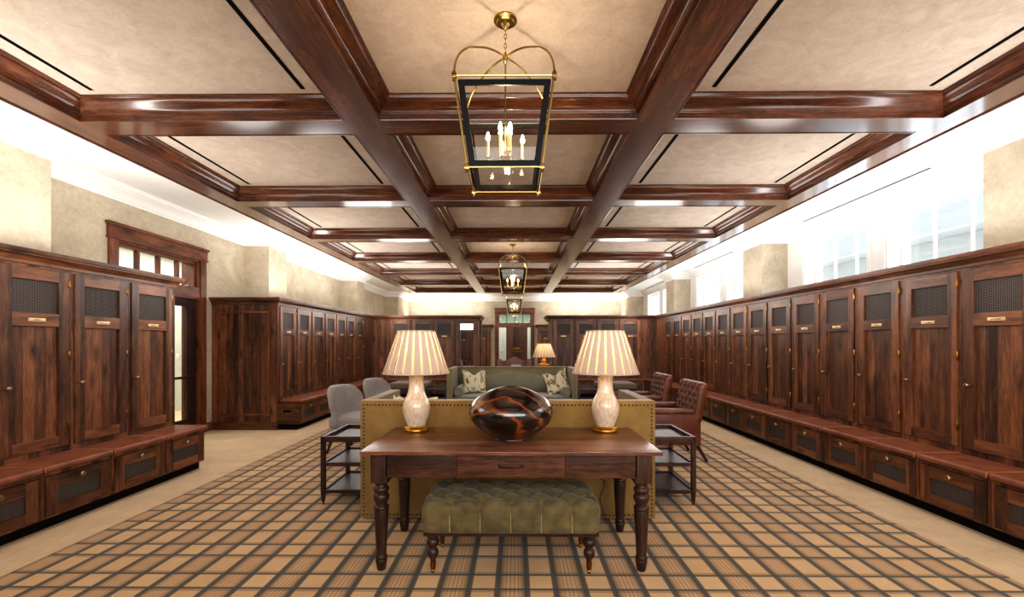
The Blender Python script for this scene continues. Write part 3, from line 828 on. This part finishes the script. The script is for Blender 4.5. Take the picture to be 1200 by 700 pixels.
def table_lamp(loc, label, sc=1.0, style=0):
    t = thing('table_lamp', label, 'lamp', loc)
    if style == 0:
        m = MB(); m.lathe([(0, 0), (.088, 0), (.091, .006), (.09, .016), (.086, .022), (.088, .03), (.082, .038), (.07, .04), (0, .04)], (0, 0, 0), 32); m.build('lamp_base', M['gold'], t)
        pf = smooth_prof([(.066, .04), (.07, .05), (.082, .085), (.096, .13), (.101, .165), (.098, .2), (.086, .235), (.072, .262), (.062, .29), (.055, .33), (.053, .37), (.056, .405), (.06, .425), (.05, .43)], 3)
        m = MB(); m.lathe(pf, (0, 0, 0), 96, lambda i: 1+.012*math.cos(i/96*2*PI*24)); m.build('lamp_body', M['lampbase'], t, ang=60)
        zb, zt, rb, rt = .432, .745, .245, .139
    else:
        m = MB(); m.lathe([(0, 0), (.07, 0), (.075, .02), (.055, .03), (0, .03)], (0, 0, 0), 24); m.build('lamp_base', M['gold'], t)
        pf = smooth_prof([(.05, .03), (.085, .06), (.11, .12), (.118, .18), (.118, .2), (.135, .205), (.135, .225), (.08, .23), (.04, .25), (.055, .275), (.06, .3), (.045, .325), (.02, .345), (.014, .38)], 3)
        m = MB(); m.lathe(pf, (0, 0, 0), 32); m.build('lamp_body', M['amber'], t, ang=60)
        zb, zt, rb, rt = .37, .645, .245, .135
    m = MB(); m.lathe([(.012, zb-.02), (.012, zb+.06), (.016, zb+.065), (.016, zb+.1), (0, zb+.1)], (0, 0, 0), 12); m.tube([(-.0, 0, zt-.02), (rt-.006, 0, zt-.005)], .002); m.tube([(0, 0, zt-.02), (-rt+.006, 0, zt-.005)], .002); m.tube([(0, 0, zb+.1), (0, 0, zt+.005)], .002)
    m.build('lamp_stem', M['oldbrass'], t)
    m = MB(); m.sphere((0, 0, zb+.14), .03, 10, 1.25); m.build('bulb', M['bulb'], t)
    shade_mesh(rb, rt, zb, zt).build('lamp_shade', [M['shade_fold'], M['shade_thin']], t, smooth=False)
    spot_light('lamp_glow', (0, 0, zb+.2), 5, (1, .72, .42), .035, t)
    return t
table_lamp((-.748, 3.385, .7655), 'cream ribbed table lamp with lit pleated shade on the console, left of the wooden vase')
table_lamp((.666, 3.385, .7655), 'cream ribbed table lamp with lit pleated shade on the console, right of the wooden vase')

def cord(pts, label):
    m = MB(); m.tube(pts, .0035, 6); tag(m.build('power_cord', M['cord']), label, 'cord', 'lamp cords behind the console')
cord([(-.62, 3.545, .76), (-.58, 3.555, .64), (-.6, 3.565, .55), (-.56, 3.57, .45), (-.45, 3.575, .3), (-.42, 3.57, .1), (-.4, 3.56, .006)], 'thin brown lamp cord hanging behind the console on the left')
cord([(.64, 3.545, .76), (.63, 3.555, .62), (.6, 3.565, .5), (.63, 3.57, .38), (.7, 3.57, .33), (.69, 3.57, .28), (.66, 3.57, .2), (.69, 3.57, .08), (.7, 3.55, .006)], 'thin brown lamp cord looping behind the console on the right')

# tufted bench under the table
B = thing('tufted_bench', 'olive velvet button tufted bench with turned legs under the console table', 'bench', (TX, 2.97, 0))
BW, BD = .546, .232
def tuft(p, n):
    x, y, z = p
    up = max(0.0, n.z); fr = max(0.0, -n.y)
    d = 0.0
    lx = .186
    yy = (y+BD-.035)
    ly = (2*BD-.07)/2
    a = x/lx+yy/ly; b = x/lx-yy/ly
    fa = abs(math.sin(PI*a)); fb = abs(math.sin(PI*b))
    q = (fa*fb)**.45
    da = abs(a-round(a)); db = abs(b-round(b))
    but = math.exp(-((da*da+db*db)/.012))
    d += up*(.032*q-.03-.02*but)
    gx = abs(x/lx-round(x/lx))*lx
    edge = 1 if abs(x) < BW-.06 else 0
    g = math.exp(-(gx/.0075)**2)*edge
    side = max(abs(n.y), 0)
    d += side*(1-up)*(-.010*g + .006*(1-(2*abs(x/lx-math.floor(x/lx)-.5))**2*0))
    return d
m = MB(); m.rbox((0, 0, .357), (BW, BD, .103), .045, 130, 46, 12, tuft); m.build('tufted_cushion', M['velvet'], B, ang=70)
m = MB()
for i in range(-2, 3):
    m.tube([(i*.186, -BD+.004, .268), (i*.186, -BD+.004, .36), (i*.186, -BD+.007, .395), (i*.186, -BD+.02, .42)], .004, 6)
m.build('seam_piping', M['velvet_piping'], B)
m = MB(); m.box(-BW+.012, BW-.012, -BD+.01, BD-.01, .243, .262, .003); m.build('wooden_rail', W['darkX'], B)
m = MB()
for i in range(90): m.sphere((-BW+.02+(2*BW-.04)*i/89, -BD+.004, .257), .0045, 4)
m.build('nailhead_trim', M['nail'], B)
bl = [(0, .04), (.016, .04), (.013, .06), (.015, .085), (.026, .1), (.033, .115), (.036, .13), (.03, .148), (.021, .156), (.02, .162), (.03, .17), (.038, .184), (.04, .198), (.033, .214), (.022, .222), (.026, .228), (.04, .232), (.04, .245), (0, .245)]
for sx in (-1, 1):
    for y in (-BD+.055, BD-.055):
        m = MB(); m.lathe(bl, (sx*.482, y, 0), 20); L = m.build('leg', W['darkZ'], B)
        m = MB(); m.lathe([(0, .02), (.012, .022), (.0165, .04), (.0185, .075), (.014, .078), (0, .078)], (sx*.482, y, 0), 14)
        m.M = Matrix.Translation((sx*.482, y, .014)) @ Matrix.Rotation(PI/2, 4, 'Y'); m.lathe([(0, -.008), (.013, -.008), (.014, 0), (.013, .008), (0, .008)], (0, 0, 0), 14); m.M = Matrix()
        m.build('brass_caster', M['oldbrass'], L)

# ------------------------------------------------------------------ sofas
def nail_line(m, pts, step=.03, r=.0072):
    for a, b in zip(pts[:-1], pts[1:]):
        a, b = Vector(a), Vector(b); n = max(1, int((b-a).length/step))
        for i in range(n): m.sphere(tuple(a+(b-a)*(i/n)), r, 4)
def make_pillow(label, loc, rx, ry, rz, s=.23):
    t = MB(); N = 18; vs = []; fs = []
    for sg in (1, -1):
        base = len(vs)
        for i in range(N+1):
            for j in range(N+1):
                u = -1+2*i/N; v = -1+2*j/N
                th = .075*max(0, (1-abs(u)**2.2))**.55*max(0, (1-abs(v)**2.2))**.55
                dent = .46*math.exp(-(u/.36)**2)*max(0, v)**2
                pin = 1-.1*(1-u*u) if True else 1
                x = u*s*(1-.08*(1-abs(v)**2)); z = v*s*(1-.08*(1-u*u))-dent*s*.85
                vs.append((x, sg*(th+.002), z))
        for i in range(N):
            for j in range(N):
                f = (base+i*(N+1)+j, base+(i+1)*(N+1)+j, base+(i+1)*(N+1)+j+1, base+i*(N+1)+j+1)
                fs.append(f if sg < 0 else tuple(reversed(f)))
    v, _ = t.add(vs, fs); bmesh.ops.remove_doubles(t.bm, verts=v, dist=.0045)
    o = t.build('throw_pillow', M['leaf'], ang=80); o.location = loc; o.rotation_euler = (rx, ry, rz)
    tag(o, label, 'pillow', 'leaf print throw pillows'); return o
def make_sofa(name, label, loc, rz, out_mat, cush_mat):
    # local: back panel on +y side, seat opens toward -y; width 2.36, depth .88
    t = thing(name, label, 'sofa', loc, rz)
    w, d, H, th = 1.18, .44, .962, .1
    m = MB()
    m.box(-w, w, d-th, d, .02, H, .012)
    m.build('sofa_back', out_mat, t)
    for s in (-1, 1):
        m = MB(); m.box(s*w, s*(w-th), -d, d-th-.002, .02, H, .012); m.build('sofa_arm', out_mat, t)
    m = MB(); m.box(-w+th, w-th, -d+.01, d-th-.002, .02, .28, .01); m.build('sofa_base', out_mat, t)
    m = MB(); m.rbox((0, -.06, .365), (w-th-.004, d-.10, .083), .05, 10, 6, 2, lambda p, n: .02*max(0, n.z)*(1-(p[0]/1.08)**2)); m.build('seat_cushion', cush_mat, t)
    # camel-topped loose back cushion
    def camel(p, n): return .0
    m = MB(); N = 40; xs = [-w+th+.03+(2*(w-th)-.06)*i/N for i in range(N+1)]
    def top(x):
        u = x/(w-th-.03)
        return .83+.045*math.cos(u*PI*1.6)*(1 if abs(u) < .625 else 1)+(-.0)-.06*max(0, abs(u)-.86)/.14
    vs = []; K = 12
    for x in xs:
        u = abs(x)/(w-th-.03); e = max(.25, (1-u**10))
        zt = top(x)
        for k in range(K+1):
            f = k/K; a = PI*f
            yy = d-th-.005-.16*math.sin(a)**.5*e if 0 < f < 1 else d-th-.005
            z = .45+(zt-.45)*f
            vs.append((x, yy, z))
    m.add(vs, [(i*(K+1)+k, (i+1)*(K+1)+k, (i+1)*(K+1)+k+1, i*(K+1)+k+1) for i in range(N) for k in range(K)])
    m.build('back_cushion', cush_mat, t, ang=70)
    for s in (-1, 1):
        m = MB(); m.M = Matrix.Translation((s*(w-th-.1), -.05, .535)) @ Matrix.Rotation(PI/2, 4, 'X')
        m.lathe(smooth_prof([(0, -.34), (.05, -.34), (.08, -.325), (.09, -.29), (.09, .29), (.08, .325), (.05, .34), (0, .34)], 3), (0, 0, 0), 24); m.M = Matrix()
        m.build('bolster', cush_mat, t)
    m = MB(); o_ = d+.001
    nail_line(m, [(-w+.03, o_, .05), (-w+.03, o_, H-.035), (w-.03, o_, H-.035), (w-.03, o_, .05), (-w+.03, o_, .05)])
    for s in (-1, 1):
        nail_line(m, [(s*(w+.001), d-.03, .05), (s*(w+.001), d-.03, H-.035)])
        nail_line(m, [(s*(w+.001), d-.03, H-.035), (s*(w+.001), -d+.03, H-.035)])
        nail_line(m, [(s*(w-.05), -d-.001, .06), (s*(w-.05), -d-.001, H-.03)])
    nail_line(m, [(-w+th, d-th-.001, H-.03), (w-th, d-th-.001, H-.03)])
    m.build('nailhead_trim', M['nail'], t)
    return t
make_sofa('sofa', 'mustard linen sofa with nailhead trim, its back against the console table', (RC, 3.61+.44, 0), PI, M['mustard'], M['sagevelvet'])
make_sofa('sofa', 'sage green shelter sofa facing the camera with two leaf print pillows', (RC, 8.58, 0), 0, M['sage'], M['sagevelvet'])
make_pillow('leaf print throw pillow at the left end of the sage green sofa', (-.79, 8.52, .70), math.radians(-16), 0, math.radians(10), .225)
make_pillow('leaf print throw pillow tilted at the right end of the sage green sofa', (.76, 8.5, .695), math.radians(-16), math.radians(-17), math.radians(-10), .225)
make_pillow('leaf print throw pillow corner peeking over the left of the mustard sofa', (-.9, 3.95, .762), math.radians(16), math.radians(-2), math.radians(178), .2)
# rotation of PI puts the back of the first sofa toward the camera

# console behind the far sofa and its lamp
t = thing('sofa_table', 'dark wood console table behind the sage green sofa', 'table', (RC, 9.35, 0))
box_obj('table_top', (-.85, .85, -.2, .2, .735, .765), W['darkX'], t, .004)
m = MB(); m.box(-.8, .8, -.16, -.14, .64, .735); m.box(-.8, .8, .14, .16, .64, .735); m.build('apron', W['darkX'], t)
for sx in (-1, 1):
    for sy in (-1, 1): box_obj('leg', (sx*.8-.025, sx*.8+.025, sy*.15-.025, sy*.15+.025, 0, .735), W['darkZ'], t, .003)
table_lamp((.575, 9.36, .7655), 'amber urn lamp with lit pleated shade on the console behind the green sofa', 1, 1)
m = MB(); m.box(-.1, .1, -.005, .005, 0, .215, .002); m.hexa([(-.06, .005, 0), (.06, .005, 0), (.06, .09, 0), (-.06, .09, 0)], [(-.06, .005, .01), (.06, .005, .01), (.06, .09, .01), (-.06, .09, .01)])
o = m.build('display_card', M['card']); o.location = (0.0, 9.3, .7655); tag(o, 'small pale grey upright card on the console behind the green sofa', 'card')

# ------------------------------------------------------------------ side tables
def side_table(loc, label):
    t = thing('side_table', label, 'side table', loc, 0, 'three tier dark side tables')
    a, b = .225, .31; H = .602
    for sx in (-1, 1):
        for sy in (-1, 1):
            x, y = sx*(a-.018), sy*(b-.018)
            m = MB(); m.hexa([(x-.011, y-.011, .03), (x+.011, y-.011, .03), (x+.011, y+.011, .03), (x-.011, y+.011, .03)], [(x-.018, y-.018, .12), (x+.018, y-.018, .12), (x+.018, y+.018, .12), (x-.018, y+.018, .12)])
            m.box(x-.018, x+.018, y-.018, y+.018, .12, H-.001); L = m.build('leg', W['darkZ'], t, smooth=False)
            m = MB(); m.lathe([(0, 0), (.009, 0), (.011, .03), (0, .031)], (x, y, 0), 10); m.build('brass_ferrule', M['oldbrass'], L)
    for z in (.10, .34):
        m = MB(); m.box(-a+.012, a-.012, -b+.012, b-.012, z, z+.018)
        for s in (-1, 1): m.box(s*(a-.018)-.01, s*(a-.018)+.01, -b+.036, b-.036, z, z+.032); m.box(-a+.036, a-.036, s*(b-.018)-.01, s*(b-.018)+.01, z, z+.032)
        m.build('shelf', W['darkY'], t)
    m = MB(); m.box(-a+.01, a-.01, -b+.01, b-.01, H-.05, H-.03)
    for s in (-1, 1): m.box(s*a, s*(a-.03), -b, b, H-.05, H, .004); m.box(-a+.03, a-.03, s*b, s*(b-.03), H-.05, H, .004)
    m.build('tray_top', W['darkY'], t)
    return t
st = side_table((RC-1.42, 4.26, 0), 'dark three tier side table left of the mustard sofa')
dup(st, (RC+1.42, 4.28, 0), 0, 'dark three tier side table right of the mustard sofa')
dup(st, (RC-1.42, 8.5, 0), 0, 'dark three tier side table left of the sage green sofa')
dup(st, (RC+1.42, 8.5, 0), 0, 'dark three tier side table right of the sage green sofa')

# ------------------------------------------------------------------ grey armless chairs (left)
def grey_chair(loc, rz, label):
    # local: sitter faces -y
    t = thing('upholstered_chair', label, 'chair', loc, rz, 'grey upholstered chairs')
    m = MB(); m.rbox((0, -.04, .405), (.33, .34, .075), .05, 8, 8, 2, lambda p, n: .02*max(0, n.z)*(1-(p[0]/.35)**2)); m.build('seat', M['grey'], t, ang=70)
    m = MB(); m.box(-.32, .32, -.36, .31, .24, .33, .02); m.build('seat_rail', M['grey'], t)
    # curved back with rounded top
    m = MB(); N, K = 20, 16; half = []
    def hw(v): return .35-.01*v
    ring = []
    for k in range(K+1):
        v = k/K; z = .4+.465*v
        row = []
        for i in range(2*N):
            a = 2*PI*i/(2*N); c, s_ = math.cos(a), math.sin(a)
            se = lambda q, e: math.copysign(abs(q)**e, q)
            sh = 1.0 if v < .55 else math.sqrt(max(.0, 1-((v-.55)/.45)**2*.93))
            wid = hw(v)*(.45+.55*sh) if v > .55 else hw(v)
            thk = .07*(.35+.65*(math.sqrt(max(0, 1-((v-.7)/.3)**2)) if v > .7 else 1))
            x = wid*se(c, .6); y = .27+.12*v+thk*se(s_, .75)-.10*(x/.33)**2
            row.append((x, y, z if v < 1 else z-.008*abs(c)))
        ring.append(row)
    vs = [p for r in ring for p in r]; n = 2*N
    fs = [(k*n+i, k*n+(i+1) % n, (k+1)*n+(i+1) % n, (k+1)*n+i) for k in range(K) for i in range(n)]
    fs += [list(reversed(range(n))), [K*n+i for i in range(n)]]
    m.add(vs, fs); m.build('backrest', M['grey'], t, ang=75)
    for sx in (-1, 1):
        m = MB(); m.lathe([(0, 0), (.013, 0), (.024, .245), (0, .245)], (sx*.27, -.3, 0), 12); m.build('leg', W['darkZ'], t)
        m = MB(); m.tube([(sx*.26, .36, 0), (sx*.265, .3, .14), (sx*.27, .26, .26)], [.015, .02, .024], 10); m.build('leg', W['darkZ'], t)
    return t
gc = grey_chair((-2.02, 5.95, 0), math.radians(76), 'nearer of the two grey upholstered chairs left of the mustard sofa')
dup(gc, (-1.95, 7.1, 0), math.radians(76), 'farther of the two grey upholstered chairs left of the mustard sofa')

# ------------------------------------------------------------------ leather tufted armchairs (right)
def leather_chair(loc, rz, label):
    t = thing('leather_armchair', label, 'armchair', loc, rz, 'tufted brown leather armchairs')
    hw = .335
    m = MB(); m.rbox((0, -.06, .43), (hw-.05, .33, .06), .045, 6, 6, 2, lambda p, n: .02*max(0, n.z)); m.build('seat', M['chair_leather'], t, ang=70)
    m = MB(); m.box(-hw+.02, hw-.02, -.36, .32, .2, .37, .012); m.build('seat_rail', M['chair_leather'], t)
    def tf(p, n):
        x, y, z = p; q = max(0, -n.y)
        if q <= 0: return 0
        a = x/.135+z/.16+.25; b = x/.135-z/.16-.25
        f = (abs(math.sin(PI*a))*abs(math.sin(PI*b)))**.45
        e = 1 if abs(x) < hw-.03 else 0
        return q*(.03*f-.024*1)*e
    m = MB(); m.M = Matrix.Translation((0, .33, .70)) @ Matrix.Rotation(math.radians(-11), 4, 'X')
    m.rbox((0, 0, 0), (hw, .065, .255), .055, 44, 2, 40, tf); m.M = Matrix(); m.build('backrest', M['chair_leather'], t, ang=75)
    for s in (-1, 1):
        m = MB(); m.rbox((s*(hw-.03), -.06, .605), (.045, .32, .033), .03, 3, 10, 2); m.build('arm_pad', M['chair_leather'], t, ang=70)
        m = MB(); m.box(s*(hw-.06), s*(hw-.005), -.34, .33, .2, .585, .01); sp = m.build('side_panel', M['chair_leather'], t)
        m = MB(); nail_line(m, [(s*(hw-.004), -.33, .57), (s*(hw-.004), .3, .57)], .03, .005); m.build('nailhead_trim', M['nail'], sp)
    m = MB()
    for s in (-1, 1): nail_line(m, [(s*(hw-.01), .36, .46), (s*(hw-.01), .46, .95)], .03, .005)
    m.build('nailhead_trim', M['nail'], t)
    for s in (-1, 1):
        m = MB(); m.lathe([(0, 0), (.014, 0), (.018, .03), (.022, .06), (.018, .075), (.026, .1), (.03, .2), (0, .2)], (s*.285, -.31, 0), 14); m.build('leg', W['darkZ'], t)
        m = MB(); m.tube([(s*.285, .42, 0), (s*.285, .37, .08), (s*.285, .3, .2)], [.018, .02, .026], 8); m.build('leg', W['darkZ'], t)
    return t
lc = leather_chair((1.87, 5.73, 0), -R90, 'nearer tufted brown leather armchair right of the mustard sofa')
dup(lc, (1.91, 7.06, 0), -R90, 'farther tufted brown leather armchair right of the mustard sofa')

# ------------------------------------------------------------------ far ottomans and wing chair
def ottoman(loc, label):
    t = thing('ottoman', label, 'ottoman', loc, 0, 'taupe ottomans before the far partition')
    m = MB(); m.rbox((0, 0, .43), (.43, .4, .06), .045, 8, 8, 2, lambda p, n: .015*max(0, n.z)); m.build('ottoman_cushion', M['brownfab'], t, ang=70)
    m = MB(); m.box(-.41, .41, -.38, .38, .27, .38, .006); a = m.build('apron', W['darkX'], t)
    m = MB()
    for i in range(8): m.sphere((-.36+.72*i/7, -.382, .325), .012, 5)
    m.build('rosettes', W['darkX'], a)
    for sx in (-1, 1):
        for sy in (-1, 1):
            m = MB(); m.lathe([(0, 0), (.02, 0), (.024, .02), (.02, .05), (.034, .08), (.04, .12), (.03, .16), (.036, .2), (.038, .27), (0, .27)], (sx*.36, sy*.33, 0), 14); m.build('leg', W['darkZ'], t)
    return t
ot = ottoman((2.33, 10.75, 0), 'taupe ottoman with dark carved base right of the sage green sofa')
dup(ot, (-2.5, 10.75, 0), 0, 'taupe ottoman with dark carved base left of the sage green sofa')

t = thing('wing_chair', 'purple brown striped wing chair beyond the green sofa before the far doorway', 'armchair', (RC+.03, 10.5, 0))
m = MB(); m.rbox((0, -.05, .42), (.29, .33, .08), .05, 6, 6, 2); m.build('seat', M['stripe'], t)
m = MB(); m.box(-.36, .36, -.36, .33, .2, .36, .02); m.build('seat_rail', M['stripe'], t)
m = MB(); N = 24; vs = []
for i in range(N+1):
    u = -1+2*i/N; x = u*.33; zt = 1.0+.1*math.exp(-(u/.42)**2)+.0*u
    for (yy, z) in ((.22, .45), (.24, zt-.04), (.26, zt-.01), (.3, zt), (.34, zt-.01), (.36, zt-.04), (.33, .25)): vs.append((x, yy, z))
m.add(vs, [(i*7+k, (i+1)*7+k, (i+1)*7+k+1, i*7+k+1) for i in range(N) for k in range(6)] + [tuple(range(7)), tuple(reversed([N*7+k for k in range(7)]))])
m.build('backrest', M['stripe'], t, ang=60)
for s in (-1, 1):
    m = MB(); m.rbox((s*.345, .13, .86), (.055, .2, .19), .05, 3, 6, 6); m.build('wing', M['stripe'], t, ang=70)
    m = MB(); m.rbox((s*.34, -.06, .56), (.065, .32, .1), .06, 3, 8, 4); m.build('arm', M['stripe'], t, ang=70)
    for y in (-.31, .3):
        m = MB(); m.lathe([(0, 0), (.016, 0), (.026, .2), (0, .2)], (s*.3, y, 0), 12); m.build('leg', W['darkZ'], t)

# ------------------------------------------------------------------ lanterns
def lantern(loc, label, first=None):
    t = thing('lantern_pendant', label, 'pendant light', loc, 0, 'brass lanterns hanging along the centre coffers')
    # local z = 0 at the ceiling panel
    zt, zb = 3.0-ZC, 2.487-ZC; a, b = .295, .227
    m = MB(); m.lathe([(0, 0), (.076, 0), (.076, -.012), (.06, -.018), (.055, -.03), (.03, -.036), (.012, -.06), (.006, -.075), (0, -.075)], (0, 0, 0), 28); m.build('canopy', M['brass'], t)
    m = MB(); z = -.07; i = 0
    zh = 3.29-ZC
    n = int((z-zh)/.03)
    for i in range(n+1):
        zc = z-.03*i-.012
        pts = []
        for k in range(14):
            q = 2*PI*k/14; u, w = .0085*math.cos(q), .0185*math.sin(q)
            pts.append((u, 0, zc+w) if i % 2 else (0, u, zc+w))
        m.tube(pts, .0027, 6, True)
    m.build('chain', M['brass'], t)
    m = MB(); m.lathe([(0, .03), (.008, .03), (.014, .018), (.022, .01), (.022, -.008), (.014, -.014), (.012, -.03), (.007, -.04), (.0055, -.05), (.0055, zb-zh+.14), (0, zb-zh+.14)], (0, 0, zh), 16); m.build('stem', M['brass'], t)
    m = MB()
    arc = [(.417, 3.0), (.415, 3.05), (.4, 3.105), (.365, 3.165), (.31, 3.215), (.24, 3.25), (.17, 3.278), (.1, 3.293), (.05, 3.296), (.01, 3.29)]
    arc = smooth_prof(arc, 3)
    for sx in (-1, 1):
        for sy in (-1, 1):
            q = 2**-.5
            m.tube([(sx*r*q, sy*r*q, z_-ZC) for r, z_ in arc], .0065, 8)
    m.build('arched_arms', M['brass'], t)
    m = MB()
    for sx in (-1, 1):
        for sy in (-1, 1):
            m.tube([(sx*a, sy*a, zt), (sx*b, sy*b, zb)], .0075, 8)
            for (r, z_) in ((a, zt), (b, zb)):
                m.box(sx*r-.014, sx*r+.014, sy*r-.014, sy*r+.014, z_-.014, z_+.014, .003); m.lathe([(0, -.03), (.012, -.03), (.012, -.022), (.008, -.016), (.012, -.012), (0, -.012)], (sx*r, sy*r, z_), 10); m.lathe([(0, .014), (.011, .014), (.011, .024), (0, .024)], (sx*r, sy*r, z_), 10)
    for (r, z_) in ((a, zt), (b, zb)):
        for s in (-1, 1):
            m.tube([(-r, s*r, z_), (r, s*r, z_)], .005, 6); m.tube([(s*r, -r, z_), (s*r, r, z_)], .005, 6)
    m.build('brass_frame', M['brass'], t)
    # four black framed glass sides
    for k in range(4):
        R = Matrix.Rotation(k*PI/2, 4, 'Z'); A, B_ = a-.022, b-.018; z1, z0 = zt-.012, zb+.012
        def P(u, v, o=0): # u -1..1, v 0..1
            r = B_+(A-B_)*v; return (u*r, -r-o, z0+(z1-z0)*v)
        m = MB(); m.M = R
        e = .13; ev = .075
        def quad(u0, u1, v0, v1):
            bot = [P(u0(v0), v0, .006), P(u1(v0), v0, .006), P(u1(v0), v0, -.006), P(u0(v0), v0, -.006)]
            top = [P(u0(v1), v1, .006), P(u1(v1), v1, .006), P(u1(v1), v1, -.006), P(u0(v1), v1, -.006)]
            m.hexa(bot, top)
        wv = lambda v: .032/(B_+(A-B_)*v)
        quad(lambda v: -1, lambda v: -1+wv(v), 0, 1); quad(lambda v: 1-wv(v), lambda v: 1, 0, 1)
        quad(lambda v: -1+wv(v), lambda v: 1-wv(v), 0, .065); quad(lambda v: -1+wv(v), lambda v: 1-wv(v), .935, 1)
        fr = m.build('pane_frame', M['black_metal'], t, smooth=False)
        m = MB(); m.M = R; m.add([P(-.9, .05), P(.9, .05), P(.9, .95), P(-.9, .95)], [(0, 1, 2, 3)]); m.build('glass_pane', M['glass'], fr, smooth=False)
    # candle cluster
    m = MB(); zc = zb+.14
    m.lathe([(0, -.03), (.012, -.025), (.02, -.01), (.03, 0), (.03, .012), (.012, .02), (0, .02)], (0, 0, zc), 16)
    pos = []
    for i in range(4): pos.append((.045*math.cos(PI/4+i*PI/2), .045*math.sin(PI/4+i*PI/2), .06))
    for i in range(4): pos.append((.115*math.cos(i*PI/2+.2), .115*math.sin(i*PI/2+.2), 0))
    for x, y, z_ in pos:
        m.tube([(0, 0, zc), (x*.5, y*.5, zc-.02), (x, y, zc-.015), (x, y, zc+.0)], .004, 6)
        m.lathe([(0, -.005), (.014, 0), (.016, .008), (0, .01)], (x, y, zc), 12)
    cl = m.build('candle_arms', M['brass'], t)
    for x, y, z_ in pos:
        m = MB(); m.lathe([(.0085, .008), (.0085, .11+z_), (0, .11+z_)], (x, y, zc), 10); cd = m.build('candle_sleeve', M['candle'], t)
        m = MB(); m.lathe([(0, 0), (.009, .003), (.0145, .014), (.0135, .024), (.008, .042), (.003, .056), (0, .06)], (x, y, zc+.11+z_), 10); m.build('flame_bulb', M['flame'], cd)
    spot_light('lantern_glow', (0, 0, zc+.19), 22, (1, .80, .58), .04, t)
    return t
l1 = lantern((RC, 2.96, ZC), 'large brass lantern with black framed glass hanging nearest the camera')
l2 = dup(l1, (RC, 9.67, ZC), 0, 'middle brass lantern hanging above the green sofa')
l3 = dup(l1, (RC, 16.37, ZC), 0, 'farthest brass lantern hanging before the far doorway')

# ------------------------------------------------------------------ lights
def area(name, loc, rot, sx, sy, e, col=(1, 1, 1), spread=PI):
    l = bpy.data.lights.new(name, 'AREA'); l.shape = 'RECTANGLE'; l.size = sx; l.size_y = sy; l.energy = e; l.color = col; l.spread = spread
    o = bpy.data.objects.new(name, l); COL.objects.link(o); o.location = loc; o.rotation_euler = rot
    return o
UP = (PI, 0, 0); WARM = (1, .97, .93)
# concealed uplights on top of the lockers
area('uplight_right', (4.0, 7.0, 2.2), UP, .2, 9.6, 44, (1, 1, 1), 2.3)
area('uplight_left_far', (-4.15, 9.9, 2.2), UP, .2, 4.6, 46, WARM, 2.5)
area('uplight_left_near', (-4.15, 3.4, 2.2), UP, .2, 3.2, 27, WARM, 2.5)
area('uplight_partition_right', (2.3, 12.6, 2.2), UP, 2.6, .2, 15, WARM, 2.3)
area('uplight_partition_left', (-2.4, 12.6, 2.2), UP, 2.6, .2, 15, WARM, 2.3)
area('uplight_far_right', (2.9, 18.6, 2.2), UP, 3.0, .3, 46, WARM, 2.1)
area('uplight_far_left', (-3.0, 18.6, 2.2), UP, 3.0, .3, 46, WARM, 2.1)
# daylight entering through the windows
for a_, b_ in ((4.6, 7.65), (9.1, 12.15), (13.6, 16.65)):
    area('window_daylight', (5.25, (a_+b_)/2, 2.6), (0, R90, 0), 1.1, b_-a_, 35, (.86, .93, 1))
# added fill panel, standing in for the unseen hall behind the viewpoint
area('hall_fill', (RC, -1.9, 2.4), (math.radians(84), 0, 0), 8.0, 1.8, 310, (1, .98, .95))
for y in (3.1, 5.3, 7.6, 9.8, 12.0, 14.3):
    for x in (-3.15, 3.15): spot_light("side_fill", (RC+x, y, 2.25), 33, (1, .95, .9), .5)  # added fill points hanging in mid-air along both sides, no fixtures
area('corridor_light', (-6.2, 7.5, 3.15), (0, 0, 0), 1.0, 5.0, 170, (1, .98, .94))
area('far_corridor_light', (RC, 20.4, 2.9), (0, 0, 0), 4.0, 1.0, 60, (1, .97, .92))
area('far_hall_light', (RC, 16.0, 3.3), (0, 0, 0), 5.0, 3.0, 60, (1, .95, .88))

w = bpy.data.worlds.new('World'); SC.world = w; w.use_nodes = True
nt = w.node_tree; bg = nt.nodes['Background']
bg.inputs[0].default_value = (.74, .87, 1, 1); bg.inputs[1].default_value = 1.9

# ------------------------------------------------------------------ camera
cam = bpy.data.cameras.new('camera'); co = bpy.data.objects.new('camera', cam); COL.objects.link(co)
co.location = (0, 0, 1.42); co.rotation_euler = (R90, 0, .00906)
cam.sensor_width = 36; cam.lens = 530/1200*36; cam.shift_y = 52.5/1200; cam.clip_start = .05; cam.clip_end = 200
SC.camera = co
SC.view_settings.view_transform = 'Standard'
SC.view_settings.look = 'Medium High Contrast'
SC.view_settings.exposure = 0
